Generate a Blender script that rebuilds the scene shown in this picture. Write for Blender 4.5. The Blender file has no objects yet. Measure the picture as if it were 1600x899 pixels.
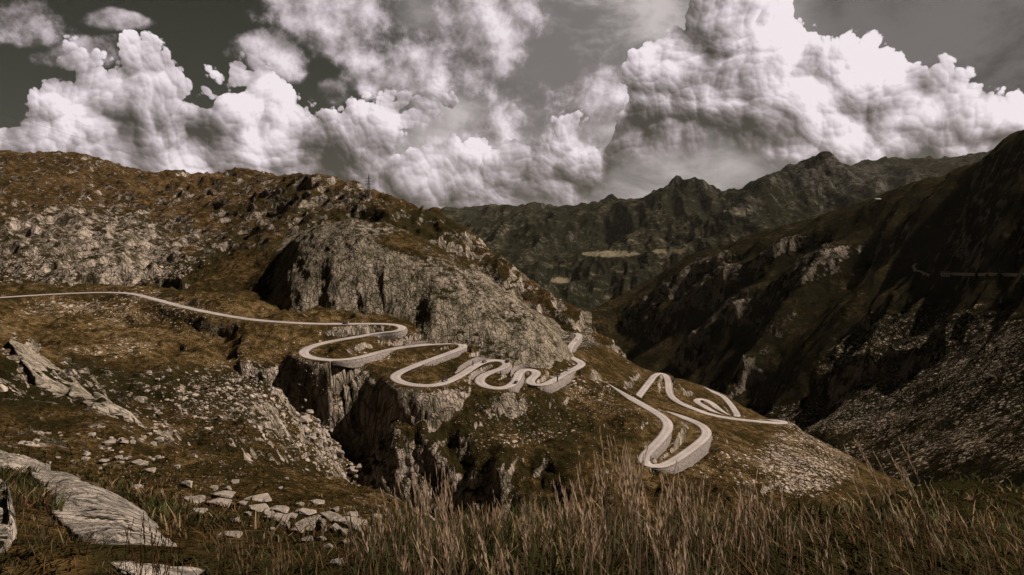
import bpy, bmesh, math, random
import numpy as np
from mathutils import Vector, Matrix, kdtree
R = math.radians
rng = np.random.default_rng(7)
random.seed(7)
scene = bpy.context.scene
col = scene.collection

# ------------------------------------------------------------------ camera
F, HZ, W, H = 1070.0, 330.0, 1600.0, 899.0          # focal length and eye level in photo pixels
PITCH = math.atan((H / 2 - HZ) / F)
cam = bpy.data.objects.new('camera', bpy.data.cameras.new('camera'))
col.objects.link(cam)
cam.data.sensor_width = 36.0
cam.data.lens = 36.0 * F / W
cam.data.clip_start = 0.1
cam.data.clip_end = 60000.0
cam.rotation_euler = (math.pi / 2 - PITCH, 0, 0)
scene.camera = cam

# ------------------------------------------------------------------ sun and exposure
SUN_AZ, SUN_EL = R(78), R(44)                        # azimuth to the right of straight ahead
sdir = Vector((math.sin(SUN_AZ) * math.cos(SUN_EL), math.cos(SUN_AZ) * math.cos(SUN_EL), math.sin(SUN_EL)))
sun = bpy.data.objects.new('sun', bpy.data.lights.new('sun', 'SUN'))
col.objects.link(sun)
sun.data.energy = 5.0
sun.data.angle = R(0.5)
sun.data.color = (1.0, 0.89, 0.77)
sun.rotation_euler = sdir.to_track_quat('Z', 'Y').to_euler()
vs = scene.view_settings
vs.view_transform = 'Standard'; vs.look = 'None'; vs.gamma = 1.0; vs.exposure = 1.05
scene.render.film_transparent = False
scene.cycles.use_denoising = True
scene.cycles.adaptive_threshold = 0.015
scene.cycles.max_bounces = 5
scene.cycles.diffuse_bounces = 2
scene.cycles.glossy_bounces = 2
scene.cycles.transmission_bounces = 2
scene.cycles.volume_bounces = 0

# ------------------------------------------------------------------ node helpers
class NT:
    def __init__(self, tree):
        self.t = tree; self.n = tree.nodes; self.l = tree.links
    def new(self, kind, **kw):
        nd = self.n.new(kind)
        for k, v in kw.items(): setattr(nd, k, v)
        return nd
    def put(self, sock, v):
        if isinstance(v, bpy.types.NodeSocket): self.l.new(v, sock)
        elif v is not None: sock.default_value = v
    def math(self, op, a, b=None, c=None, clamp=False):
        nd = self.new('ShaderNodeMath', operation=op, use_clamp=clamp)
        self.put(nd.inputs[0], a)
        if b is not None: self.put(nd.inputs[1], b)
        if c is not None: self.put(nd.inputs[2], c)
        return nd.outputs[0]
    def vmath(self, op, a, b=None, out=0):
        nd = self.new('ShaderNodeVectorMath', operation=op)
        self.put(nd.inputs[0], a)
        if b is not None:
            if op == 'SCALE': self.put(nd.inputs['Scale'], b)
            else: self.put(nd.inputs[1], b)
        return nd.outputs[out]
    def noise(self, vec, scale, detail=6, rough=0.55, dist=0.0, dims='3D', kind='FBM', lac=2.0):
        nd = self.new('ShaderNodeTexNoise', noise_dimensions=dims, noise_type=kind)
        self.put(nd.inputs['Vector'], vec); self.put(nd.inputs['Scale'], scale)
        self.put(nd.inputs['Detail'], detail); self.put(nd.inputs['Roughness'], rough)
        self.put(nd.inputs['Distortion'], dist); self.put(nd.inputs['Lacunarity'], lac)
        return nd.outputs['Fac']
    def voronoi(self, vec, scale, feature='F1', dims='3D', detail=0.0, rough=0.5, rand=1.0, smooth=None, out='Distance'):
        nd = self.new('ShaderNodeTexVoronoi', feature=feature, voronoi_dimensions=dims)
        self.put(nd.inputs['Vector'], vec); self.put(nd.inputs['Scale'], scale)
        if 'Detail' in nd.inputs: self.put(nd.inputs['Detail'], detail); self.put(nd.inputs['Roughness'], rough)
        self.put(nd.inputs['Randomness'], rand)
        if smooth is not None: self.put(nd.inputs['Smoothness'], smooth)
        return nd.outputs[out]
    def smooth(self, v, a, b, lo=0.0, hi=1.0):
        nd = self.new('ShaderNodeMapRange', interpolation_type='SMOOTHSTEP')
        self.put(nd.inputs['Value'], v); self.put(nd.inputs['From Min'], a); self.put(nd.inputs['From Max'], b)
        self.put(nd.inputs['To Min'], lo); self.put(nd.inputs['To Max'], hi)
        return nd.outputs['Result']
    def ramp(self, fac, stops, interp='LINEAR'):
        nd = self.new('ShaderNodeValToRGB')
        cr = nd.color_ramp; cr.interpolation = interp
        while len(cr.elements) < len(stops): cr.elements.new(0.5)
        for e, (p, c) in zip(cr.elements, stops):
            e.position = p; e.color = (*c, 1) if len(c) == 3 else c
        self.put(nd.inputs[0], fac)
        return nd.outputs['Color']
    def mix(self, fac, a, b, blend='MIX'):
        nd = self.new('ShaderNodeMix', data_type='RGBA', blend_type=blend)
        self.put(nd.inputs['Factor'], fac)
        self.put(nd.inputs[6], a if isinstance(a, bpy.types.NodeSocket) else (*a, 1))
        self.put(nd.inputs[7], b if isinstance(b, bpy.types.NodeSocket) else (*b, 1))
        return nd.outputs[2]
    def mapping(self, vec, loc=(0, 0, 0), rot=(0, 0, 0), scale=(1, 1, 1)):
        nd = self.new('ShaderNodeMapping')
        self.put(nd.inputs['Vector'], vec); nd.inputs['Location'].default_value = loc
        nd.inputs['Rotation'].default_value = rot; nd.inputs['Scale'].default_value = scale
        return nd.outputs[0]

# ------------------------------------------------------------------ photo pixel -> world
def ray(px, py):
    u, v = (px - W / 2) / F, (H / 2 - py) / F
    return np.array([u, math.cos(PITCH) + v * math.sin(PITCH), v * math.cos(PITCH) - math.sin(PITCH)])
def P(px, py, d):                                    # a point d metres ahead
    r = ray(px, py)
    return r * (d / r[1])
def PZ(px, py, z):                                   # the point on that sight line at height z
    r = ray(px, py)
    return r * (z / r[2])

# ------------------------------------------------------------------ world: sky with clouds
def build_world():
    w = bpy.data.worlds.new('World'); scene.world = w; w.use_nodes = True
    nt = NT(w.node_tree); nt.n.clear()
    out = nt.new('ShaderNodeOutputWorld'); bg = nt.new('ShaderNodeBackground')
    nt.l.new(bg.outputs[0], out.inputs['Surface'])
    tc = nt.new('ShaderNodeTexCoord')
    d = tc.outputs['Generated']
    # conformal chart of the whole sky (the one singular point lies straight behind)
    sx = nt.new('ShaderNodeSeparateXYZ'); nt.l.new(d, sx.inputs[0])
    den = nt.math('MAXIMUM', nt.math('ADD', sx.outputs['Y'], 1.0), 0.02)
    cx = nt.new('ShaderNodeCombineXYZ')
    nt.l.new(nt.math('DIVIDE', sx.outputs['X'], den), cx.inputs[0])
    nt.l.new(nt.math('DIVIDE', sx.outputs['Z'], den), cx.inputs[1])
    S = 10.0
    uv = nt.vmath('SCALE', cx.outputs[0], S)
    def chart(px, py):
        r = ray(px, py); r = r / np.linalg.norm(r)
        return S * r[0] / (1 + r[1]), S * r[2] / (1 + r[1])
    def blob_consts(b):
        px, py, rx, ry = b[:4]
        c = chart(px, py); ex = chart(px + rx, py); ey = chart(px, py - ry)
        return (c[0], c[1], 0), (1 / abs(ex[0] - c[0]), 1 / abs(ey[1] - c[1]), 0)
    def union(nt_, vec, blobs, start=-9.0):
        acc = None
        for b in blobs:
            c, s = blob_consts(b)
            q = nt_.vmath('MULTIPLY', nt_.vmath('SUBTRACT', vec, c), s)
            ln = nt_.vmath('LENGTH', q, out=1)
            e = nt_.math('SUBTRACT', 1.0, ln)
            if len(b) > 4: e = nt_.math('MULTIPLY', e, b[4])
            if acc is None: acc = e
            else:
                nd = nt_.new('ShaderNodeMath', operation='SMOOTH_MAX')
                nt_.put(nd.inputs[0], acc); nt_.put(nd.inputs[1], e); nd.inputs[2].default_value = 0.12
                acc = nd.outputs[0]
        return acc
    # outline of the cumulus banks: photo column, top row, base row
    banks = [(-300, 175, 335), (-100, 190, 335), (0, 205, 335), (35, 190, 335), (70, 125, 335), (110, 112, 335), (150, 115, 335), (183, 76, 335),
             (215, 85, 335), (250, 110, 335), (278, 150, 335), (300, 165, 335), (330, 140, 335), (352, 118, 335), (400, 125, 335),
             (440, 160, 335), (480, 190, 335), (520, 208, 335), (545, 172, 335), (580, 168, 335), (612, 190, 335), (650, 195, 335),
             (700, 190, 335), (750, 205, 330), (800, 228, 325), (830, 250, 320), (860, 225, 315), (885, 208, 315), (920, 225, 310),
             (945, 240, 290), (960, 195, 250), (975, 140, 240), (992, 100, 236), (1030, 82, 236), (1048, 38, 236), (1075, 12, 236), (1110, -8, 234),
             (1160, -30, 232), (1230, -22, 238), (1258, 5, 246), (1290, 38, 256), (1340, 58, 262), (1375, 72, 262), (1402, 85, 258),
             (1420, 112, 255), (1438, 140, 252), (1450, 150, 246), (1500, 165, 240), (1540, 188, 235), (1570, 170, 228), (1600, 160, 222),
             (1700, 150, 215), (1900, 170, 230)]
    wisps = [
        (480, 10, 110, 45), (570, 45, 120, 85), (680, 85, 150, 85), (430, 90, 65, 48), (640, 130, 120, 36), (760, 40, 130, 90),
        (20, 35, 90, 45), (95, 80, 80, 28), (175, 35, 60, 18), (900, 170, 170, 70), (820, 205, 190, 50), (520, 150, 40, 30),
    ]
    veil = [
        (1430, 60, 420, 260), (1150, 250, 300, 90), (1700, 80, 400, 400), (880, 70, 260, 200), (860, 220, 330, 120), (1060, 270, 260, 60), (1150, 290, 420, 70), (300, 290, 620, 60),
    ]
    U0, U1, V0, V1 = -5.0, 5.0, -1.0, 3.0
    def bank_curve(k, u, which):
        nd = k.new('ShaderNodeFloatCurve')
        cm = nd.mapping; cv = cm.curves[0]
        pts = []
        for b in banks:
            q = chart(b[0], b[which]); pts.append(((q[0] - U0) / (U1 - U0), (q[1] - V0) / (V1 - V0)))
        while len(cv.points) < len(pts): cv.points.new(0.5, 0.5)
        for p_, q in zip(cv.points, pts): p_.location = q; p_.handle_type = 'VECTOR'
        cm.extend = 'HORIZONTAL'; cm.update()
        k.put(nd.inputs['Value'], k.math('DIVIDE', k.math('SUBTRACT', u, U0), U1 - U0))
        return k.math('MULTIPLY_ADD', nd.outputs[0], V1 - V0, V0)
    def heaps(vec):                                       # heaped lumps at falling sizes: their height, and how far they face the sun
        hgt = lit = None
        for sc_, am, lw in ((1.5, 0.62, 0.95), (3.1, 0.44, 0.85), (6.6, 0.28, 0.55), (13.5, 0.17, 0.34), (28.0, 0.10, 0.20)):
            q = nt.vmath('ADD', vec, (sc_ * 0.37, sc_ * 1.7, 0))
            def hump(v_):
                f1 = nt.voronoi(v_, sc_, 'F1', '2D')
                return nt.math('SUBTRACT', 0.34, nt.math('MULTIPLY', f1, f1))
            h0 = hump(q); h1 = hump(nt.vmath('ADD', q, (0.20 / sc_, 0.24 / sc_, 0)))
            t0 = nt.math('MULTIPLY', h0, am * 1.5); t1 = nt.math('MULTIPLY', nt.math('SUBTRACT', h0, h1), lw)
            hgt = t0 if hgt is None else nt.math('ADD', hgt, t0)
            lit = t1 if lit is None else nt.math('ADD', lit, t1)
        return hgt, lit
    wn = nt.new('ShaderNodeTexNoise', noise_dimensions='2D')
    nt.put(wn.inputs['Vector'], uv); wn.inputs['Scale'].default_value = 1.7; wn.inputs['Detail'].default_value = 1.5; wn.inputs['Roughness'].default_value = 0.5
    wv = nt.vmath('ADD', uv, nt.vmath('SCALE', nt.vmath('SUBTRACT', wn.outputs['Color'], (0.5, 0.5, 0.5)), 0.20))
    sp = nt.new('ShaderNodeSeparateXYZ'); nt.l.new(wv, sp.inputs[0])
    u_, v_ = sp.outputs[0], sp.outputs[1]
    top = bank_curve(nt, u_, 1); base = bank_curve(nt, u_, 2)
    top2 = bank_curve(nt, nt.math('ADD', u_, 0.22), 1)
    env = nt.math('DIVIDE', nt.math('SUBTRACT', nt.math('SUBTRACT', top, 0.04), v_), 0.46)
    env = nt.math('MINIMUM', env, 0.85)
    b0, lit0 = heaps(wv)
    fine = nt.noise(uv, 5.0, 6, 0.62, 0.0, '2D')
    b0 = nt.math('ADD', b0, nt.math('MULTIPLY', nt.math('SUBTRACT', fine, 0.5), 0.35))
    D0 = nt.math('ADD', env, nt.math('MULTIPLY', b0, 0.95))
    # clear sky: the atmosphere, toned as dark as the photo's sky
    sky = nt.new('ShaderNodeTexSky', sky_type='NISHITA', sun_disc=False)
    sky.sun_elevation = SUN_EL; sky.sun_rotation = SUN_AZ; sky.altitude = 2000; sky.air_density = 0.8; sky.dust_density = 0.6
    hs = nt.new('ShaderNodeHueSaturation'); hs.inputs['Saturation'].default_value = 0.0; hs.inputs['Value'].default_value = 0.0098
    nt.l.new(sky.outputs[0], hs.inputs['Color'])
    clear = nt.mix(1.0, hs.outputs[0], (0.95, 0.97, 0.78), 'MULTIPLY')
    # high veil, closing in towards the horizon
    vright0 = nt.new('ShaderNodeSeparateXYZ'); nt.l.new(uv, vright0.inputs[0])
    ve = union(nt, uv, veil)
    vn = nt.noise(nt.mapping(uv, rot=(0, 0, R(-12)), scale=(0.75, 1.35, 1)), 1.1, 8, 0.62, 0.25, '2D')
    ve = nt.math('MAXIMUM', ve, nt.smooth(vright0.outputs[1], 0.25, 0.75, 0.5, -0.6))
    va = nt.smooth(nt.math('ADD', ve, nt.math('MULTIPLY', nt.math('SUBTRACT', vn, 0.5), 0.9)), -0.12, 0.55)
    vb = nt.smooth(vn, 0.34, 0.66, 0.13, 0.40)
    vright = nt.new('ShaderNodeSeparateXYZ'); nt.l.new(uv, vright.inputs[0])
    vb = nt.math('MULTIPLY', vb, nt.smooth(vright.outputs[0], 1.3, 2.2, 1.55, 0.46))
    vcol = nt.mix(1.0, (0.96, 0.87, 0.86), vb, 'MULTIPLY')
    cur = nt.mix(nt.math('MULTIPLY', va, 0.93), clear, vcol)
    tone = [(0.0, (0.060, 0.055, 0.046)), (0.25, (0.155, 0.135, 0.130)), (0.5, (0.33, 0.285, 0.295)), (0.75, (0.60, 0.53, 0.56)), (1.0, (0.88, 0.80, 0.84))]
    # torn, thinner clouds
    ew = nt.math('MINIMUM', union(nt, wv, wisps), 0.5)
    wf = nt.noise(uv, 2.1, 8, 0.60, 0.0, '2D'); wf1 = nt.noise(nt.vmath('ADD', uv, (0.07, 0.07, 0)), 2.1, 8, 0.60, 0.0, '2D')
    W0 = nt.math('ADD', ew, nt.math('MULTIPLY', nt.math('SUBTRACT', wf, 0.5), 2.0))
    wa = nt.smooth(W0, 0.02, 0.42)
    wl = nt.math('ADD', nt.math('MULTIPLY', nt.math('SUBTRACT', wf, wf1), 1.6), nt.math('ADD', nt.math('MULTIPLY', W0, 0.48), 0.36))
    cur = nt.mix(nt.math('MULTIPLY', wa, 0.93), cur, nt.ramp(wl, tone))
    # cumulus: lit where the body falls away towards the sun, darker towards its base
    fade = nt.smooth(nt.math('ADD', nt.math('SUBTRACT', v_, base), nt.math('MULTIPLY', b0, 0.20)), -0.05, 0.12)
    ca = nt.math('MULTIPLY', nt.smooth(D0, 0.02, 0.08), fade)
    rel = nt.math('DIVIDE', nt.math('SUBTRACT', v_, base), nt.math('MAXIMUM', nt.math('SUBTRACT', top, base), 0.15), clamp=True)
    lit = nt.math('MULTIPLY', lit0, 0.95)
    # sunlit heads and shaded bellies of the single clouds
    heads = [(205, 115, 60, 50, .22), (255, 150, 60, 45, .25), (130, 190, 60, 40, .22), (60, 230, 90, 40, .35), (370, 145, 50, 45, .35), (430, 185, 60, 50, .45), (585, 185, 55, 40, .35), (640, 210, 50, 30, .30), (720, 215, 70, 35, .22),
             (380, 240, 80, 30, .35), (250, 265, 120, 25, .35), (640, 270, 70, 35, .22), (1190, 30, 90, 60, .35), (1300, 110, 110, 80, .38), (1390, 105, 60, 50, .30), (1120, 165, 50, 40, .40), (1040, 100, 50, 50, .22), (1320, 215, 120, 40, .40), (1450, 190, 80, 35, .45), (1580, 180, 60, 30, .40),
             (310, 205, 70, 40, -.38), (510, 225, 70, 40, -.30), (190, 215, 70, 40, -.22), (1010, 215, 90, 45, -.38), (1160, 210, 120, 32, -.36), (1110, 110, 60, 60, -.22), (820, 290, 90, 40, -.22), (1220, 90, 50, 70, -.12), (700, 255, 90, 22, -.18), (570, 300, 90, 25, -.2)]
    for hx, hy, rx_, ry_, am in heads:
        c_, s_ = blob_consts((hx, hy, rx_ * 1.25, ry_ * 1.25))
        e_ = nt.math('SUBTRACT', 1.0, nt.vmath('LENGTH', nt.vmath('MULTIPLY', nt.vmath('SUBTRACT', wv, c_), s_), out=1), clamp=True)
        lit = nt.math('MULTIPLY_ADD', e_, am * 1.05, lit)
    slope = nt.math('MULTIPLY', nt.math('SUBTRACT', top, top2), 0.16)
    br = nt.math('ADD', nt.math('ADD', lit, slope), nt.math('MULTIPLY_ADD', rel, 0.26, 0.385))
    br = nt.math('ADD', br, nt.math('MULTIPLY', nt.math('SUBTRACT', wf, 0.5), 0.8), clamp=True)
    cur = nt.mix(ca, cur, nt.ramp(br, tone))
    nt.l.new(cur, bg.inputs['Color']); bg.inputs['Strength'].default_value = 0.482
    w.cycles.sampling_method = 'MANUAL'; w.cycles.sample_map_resolution = 256
build_world()

# ------------------------------------------------------------------ numeric noise
_perm = np.random.default_rng(3).permutation(512).astype(np.int32)
_perm = np.concatenate([_perm, _perm, _perm])
def _h(ix, iy, iz):
    return _perm[(_perm[(_perm[ix & 511] + iy) & 511] + iz) & 511]
def perlin(x, y, z):
    x = np.asarray(x, np.float32); y = np.asarray(y, np.float32); z = np.asarray(z, np.float32)
    xi = np.floor(x).astype(np.int32); yi = np.floor(y).astype(np.int32); zi = np.floor(z).astype(np.int32)
    xf, yf, zf = x - xi, y - yi, z - zi
    u, v, w = [t * t * t * (t * (t * 6 - 15) + 10) for t in (xf, yf, zf)]
    def gr(a, b, c):
        h = _h(xi + a, yi + b, zi + c) & 15
        p, q, s = xf - a, yf - b, zf - c
        uu = np.where(h < 8, p, q)
        vv = np.where(h < 4, q, np.where((h == 12) | (h == 14), p, s))
        return np.where(h & 1, -uu, uu) + np.where(h & 2, -vv, vv)
    L = lambda a, b, t: a + t * (b - a)
    return L(L(L(gr(0,0,0), gr(1,0,0), u), L(gr(0,1,0), gr(1,1,0), u), v),
             L(L(gr(0,0,1), gr(1,0,1), u), L(gr(0,1,1), gr(1,1,1), u), v), w)
def fbm(x, y, z, wl, octaves=5, gain=0.5, ridged=False, spacing=None, seed=0.0):
    """noise with first wavelength wl (m); octaves finer than the mesh (spacing, m) are left out"""
    out = np.zeros(np.shape(x), np.float32); a = 1.0; tot = 0.0
    for o in range(octaves):
        n = perlin(x / wl + seed + 7.3 * o, y / wl - seed + 3.1 * o, z / wl + 1.7 * o)
        if ridged: n = 1.0 - 2.0 * np.abs(n) * 1.4
        k = a if spacing is None else a * np.clip((wl / spacing - 1.6) / 1.6, 0, 1)
        out += k * n; tot += a; a *= gain; wl *= 0.5
    return out / tot
def sstep(x, a, b):
    t = np.clip((x - a) / (b - a), 0, 1)
    return t * t * (3 - 2 * t)

# ------------------------------------------------------------------ height fields
class Field:
    """height over the ground plan from spot heights; conical radial basis in bearing and log distance"""
    def __init__(self, pts, kth=1.6, soft=1e-4):
        p = np.array(pts, np.float64)
        r = np.hypot(p[:, 0], p[:, 1]); th = np.arctan2(p[:, 0], p[:, 1])
        self.k = kth
        self.c = np.stack([kth * np.sin(th), kth * np.cos(th), np.log(r)], 1)
        t = p[:, 2] / r
        n = len(p)
        A = np.linalg.norm(self.c[:, None] - self.c[None], axis=2)
        A -= np.eye(n) * soft
        Q = np.concatenate([np.ones((n, 1)), self.c[:, 2:3]], 1)
        M = np.block([[-A, Q], [Q.T, np.zeros((2, 2))]])
        self.w = np.linalg.solve(M, np.concatenate([t, [0, 0]]))
        self.n = n
    def __call__(self, x, y):
        x = np.asarray(x, np.float64); y = np.asarray(y, np.float64)
        sh = x.shape; x = x.ravel(); y = y.ravel()
        r = np.hypot(x, y)
        c = np.stack([self.k * x / r, self.k * y / r, np.log(r)], 1).astype(np.float32)
        cc = self.c.astype(np.float32); w = self.w.astype(np.float32)
        out = np.empty(len(x), np.float32); c2 = (cc * cc).sum(1)
        for i in range(0, len(x), 40000):
            q = c[i:i + 40000]
            d2 = (q * q).sum(1)[:, None] + c2[None] - 2.0 * (q @ cc.T)
            d = np.sqrt(np.maximum(d2, 0) + 1e-5)
            out[i:i + 40000] = -(d @ w[:self.n]) + w[self.n] + w[self.n + 1] * q[:, 2]
        return (out * r).reshape(sh)

def grid_mesh(name, X, Y, Z, mat, attrs=None, label=None, smooth=True):
    nr, nc = X.shape
    co = np.stack([X, Y, Z], 2).reshape(-1, 3).astype(np.float32)
    i = np.arange(nr - 1)[:, None] * nc + np.arange(nc - 1)[None]
    q = np.stack([i, i + 1, i + nc + 1, i + nc], 2).reshape(-1, 4).astype(np.int32)
    me = bpy.data.meshes.new(name)
    me.vertices.add(len(co)); me.vertices.foreach_set('co', co.ravel())
    me.loops.add(q.size); me.loops.foreach_set('vertex_index', q.ravel())
    me.polygons.add(len(q)); me.polygons.foreach_set('loop_start', np.arange(len(q), dtype=np.int32) * 4)
    me.update(calc_edges=True)
    me.polygons.foreach_set('use_smooth', np.full(len(q), smooth))
    for k, v in (attrs or {}).items():
        a = me.attributes.new(k, 'FLOAT', 'POINT'); a.data.foreach_set('value', np.ascontiguousarray(v, np.float32).ravel())
    me.materials.append(mat)
    o = bpy.data.objects.new(name, me); col.objects.link(o)
    return o
def normals(X, Y, Z):
    Pn = np.stack([X, Y, Z], 2).astype(np.float32)
    du = np.gradient(Pn, axis=1); dv = np.gradient(Pn, axis=0)
    n = np.cross(du, dv); n /= np.linalg.norm(n, axis=2, keepdims=True) + 1e-9
    return n * np.sign(n[..., 2:3] + 1e-9)
def polar(th, r):
    T, Rr = np.meshgrid(th, r)
    return Rr * np.sin(T), Rr * np.cos(T), T, Rr
def bearing(px, py=450):
    v = ray(px, py); return math.atan2(v[0], v[1])
def pix(X, Y, Z):                                        # where points fall in the photo, for placing ground cover
    c, s = math.cos(PITCH), math.sin(PITCH)
    dep = Y * c - Z * s; up = Y * s + Z * c
    dep = np.maximum(dep, 1e-3)
    return W / 2 + F * X / dep, H / 2 - F * up / dep

# ------------------------------------------------------------------ terrain materials
def terrain_mat(name, size=1.0, heath=(0.015, 0.012, 0.0046), brown=(0.040, 0.0235, 0.0085), gold=(0.105, 0.070, 0.033),
                rock_lo=(0.085, 0.071, 0.047), rock_hi=(0.33, 0.265, 0.225), crack_rot=(0, 0, 0), crack_scale=(1, 1, 0.25), stone=1.0, bump=1.0):
    m = bpy.data.materials.new(name); m.use_nodes = True
    nt = NT(m.node_tree); nt.n.clear()
    out = nt.new('ShaderNodeOutputMaterial'); bs = nt.new('ShaderNodeBsdfPrincipled')
    nt.l.new(bs.outputs[0], out.inputs[0])
    bs.inputs['Roughness'].default_value = 0.95; bs.inputs['Specular IOR Level'].default_value = 0.0
    pos = nt.new('ShaderNodeTexCoord').outputs['Object']
    def attr(k):
        a = nt.new('ShaderNodeAttribute'); a.attribute_name = k; return a.outputs['Fac']
    rock, tone, scree = attr('rock'), attr('tone'), attr('scree')
    n1 = nt.noise(pos, 0.030 / size, 5, 0.62)
    n2 = nt.noise(pos, 0.21 / size, 5, 0.62)
    n3 = nt.noise(pos, 1.5 / size, 5, 0.66)
    # ground cover: heath, brown grass, dry golden grass
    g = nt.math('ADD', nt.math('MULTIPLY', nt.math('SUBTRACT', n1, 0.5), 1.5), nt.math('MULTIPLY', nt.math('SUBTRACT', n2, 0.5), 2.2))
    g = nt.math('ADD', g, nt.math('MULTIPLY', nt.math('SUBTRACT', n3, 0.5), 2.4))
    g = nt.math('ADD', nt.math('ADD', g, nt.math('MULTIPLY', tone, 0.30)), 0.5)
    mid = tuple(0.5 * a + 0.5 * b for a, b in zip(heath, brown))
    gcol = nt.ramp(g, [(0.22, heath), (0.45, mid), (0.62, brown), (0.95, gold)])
    # rock, jointed
    cv = nt.mapping(pos, rot=crack_rot, scale=crack_scale)
    nd = nt.new('ShaderNodeTexNoise'); nt.put(nd.inputs['Vector'], cv); nd.inputs['Scale'].default_value = 0.1 / size; nd.inputs['Detail'].default_value = 3
    wv = nt.vmath('ADD', cv, nt.vmath('SCALE', nt.vmath('SUBTRACT', nd.outputs['Color'], (0.5, 0.5, 0.5)), 10.0 * size))
    r1 = nt.noise(wv, 0.12 / size, 7, 0.70, 0.0)
    ce = nt.voronoi(wv, 0.30 / size, 'DISTANCE_TO_EDGE')
    crack = nt.smooth(ce, 0.0, 0.13, 0.40, 1.0)
    rv = nt.math('ADD', nt.math('MULTIPLY', r1, 0.85), nt.math('MULTIPLY', n3, 0.35))
    rcol = nt.ramp(rv, [(0.44, tuple(0.4 * a for a in rock_lo)), (0.54, rock_lo), (0.62, tuple(0.45 * a + 0.55 * b for a, b in zip(rock_lo, rock_hi))), (0.76, rock_hi)])
    rcol = nt.mix(1.0, rcol, crack, 'MULTIPLY')
    # loose stones of two sizes: each cell holds a stone or not
    def stones(scale, shift):
        v = nt.new('ShaderNodeTexVoronoi', feature='F1'); nt.put(v.inputs['Vector'], nt.vmath('ADD', pos, shift)); v.inputs['Scale'].default_value = scale
        sep = nt.new('ShaderNodeSeparateColor'); nt.l.new(v.outputs['Color'], sep.inputs[0])
        dens = nt.math('ADD', nt.math('MULTIPLY', scree, 0.75), nt.math('ADD', nt.math('MULTIPLY', nt.math('SUBTRACT', n2, 0.5), 1.5), nt.math('MULTIPLY', nt.math('SUBTRACT', n1, 0.5), 1.6)))
        have = nt.smooth(nt.math('SUBTRACT', dens, sep.outputs[0]), -0.02, 0.04)
        dome_ = nt.smooth(v.outputs['Distance'], 0.30, 0.52, 1.0, 0.0)
        return nt.math('MULTIPLY', have, dome_), sep.outputs[1], v.outputs['Distance']
    s1, c1, d1 = stones(0.75 / (size * stone), (0, 0, 0))
    s2, c2, d2 = stones(0.28 / (size * stone), (31, 17, 5))
    sm = nt.math('MAXIMUM', s1, s2)
    scol = nt.ramp(nt.math('ADD', nt.math('MULTIPLY', c1, 0.7), nt.math('MULTIPLY', n3, 0.4)), [(0.1, rock_lo), (0.75, rock_hi)])
    # masks with ragged borders
    rag = nt.math('ADD', nt.math('MULTIPLY', n2, 0.7), nt.math('MULTIPLY', n3, 0.45))
    rm = nt.smooth(nt.math('ADD', rock, nt.math('MULTIPLY', nt.math('SUBTRACT', rag, 0.575), 3.0)), 0.42, 0.58)
    c = nt.mix(sm, gcol, scol); c = nt.mix(rm, c, rcol)
    nt.l.new(c, bs.inputs['Base Color'])
    # fine relief
    hb = nt.math('ADD', nt.math('MULTIPLY', n2, 1.6), nt.math('MULTIPLY', n3, 0.55))
    hb = nt.math('ADD', hb, nt.math('MULTIPLY', sm, 0.35))
    hr = nt.math('ADD', nt.math('MULTIPLY', r1, 3.2), nt.math('MULTIPLY', crack, 0.5))
    hh = nt.math('ADD', nt.math('MULTIPLY', hb, nt.math('SUBTRACT', 1.0, rm)), nt.math('MULTIPLY', hr, rm))
    bp = nt.new('ShaderNodeBump'); bp.inputs['Strength'].default_value = 1.0
    bp.inputs['Distance'].default_value = 1.4 * size * bump
    nt.l.new(hh, bp.inputs['Height']); nt.l.new(bp.outputs[0], bs.inputs['Normal'])
    return m

# ------------------------------------------------------------------ the road's course (photo column, row; heights fall steadily)
def course(pts, anchors, n_per=14):
    """pts: (px, py); anchors: {index: z}. Returns a smooth centre line in metres"""
    idx = sorted(anchors); zs = np.interp(np.arange(len(pts)), idx, [anchors[i] for i in idx])
    p = np.array([PZ(a, b, z) for (a, b), z in zip(pts, zs)])
    q = []
    for i in range(len(p) - 1):
        p0, p1, p2, p3 = p[max(i - 1, 0)], p[i], p[i + 1], p[min(i + 2, len(p) - 1)]
        for k in range(n_per):
            t = k / n_per
            q.append(0.5 * (2 * p1 + (p2 - p0) * t + (2 * p0 - 5 * p1 + 4 * p2 - p3) * t * t + (3 * p1 - p0 - 3 * p2 + p3) * t ** 3))
    q.append(p[-1]); q = np.array(q)
    s = np.concatenate([[0], np.cumsum(np.linalg.norm(np.diff(q, axis=0), axis=1))])
    u = np.arange(0, s[-1], 1.5)
    q = np.stack([np.interp(u, s, q[:, k]) for k in range(3)], 1)
    ker = np.exp(-0.5 * (np.arange(-8, 9) / 3.0) ** 2); ker /= ker.sum()
    for k in range(3):
        e = np.concatenate([2 * q[0, k] - q[8:0:-1, k], q[:, k], 2 * q[-1, k] - q[-2:-10:-1, k]])
        q[:, k] = np.convolve(e, ker, 'valid')
    return q
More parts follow.
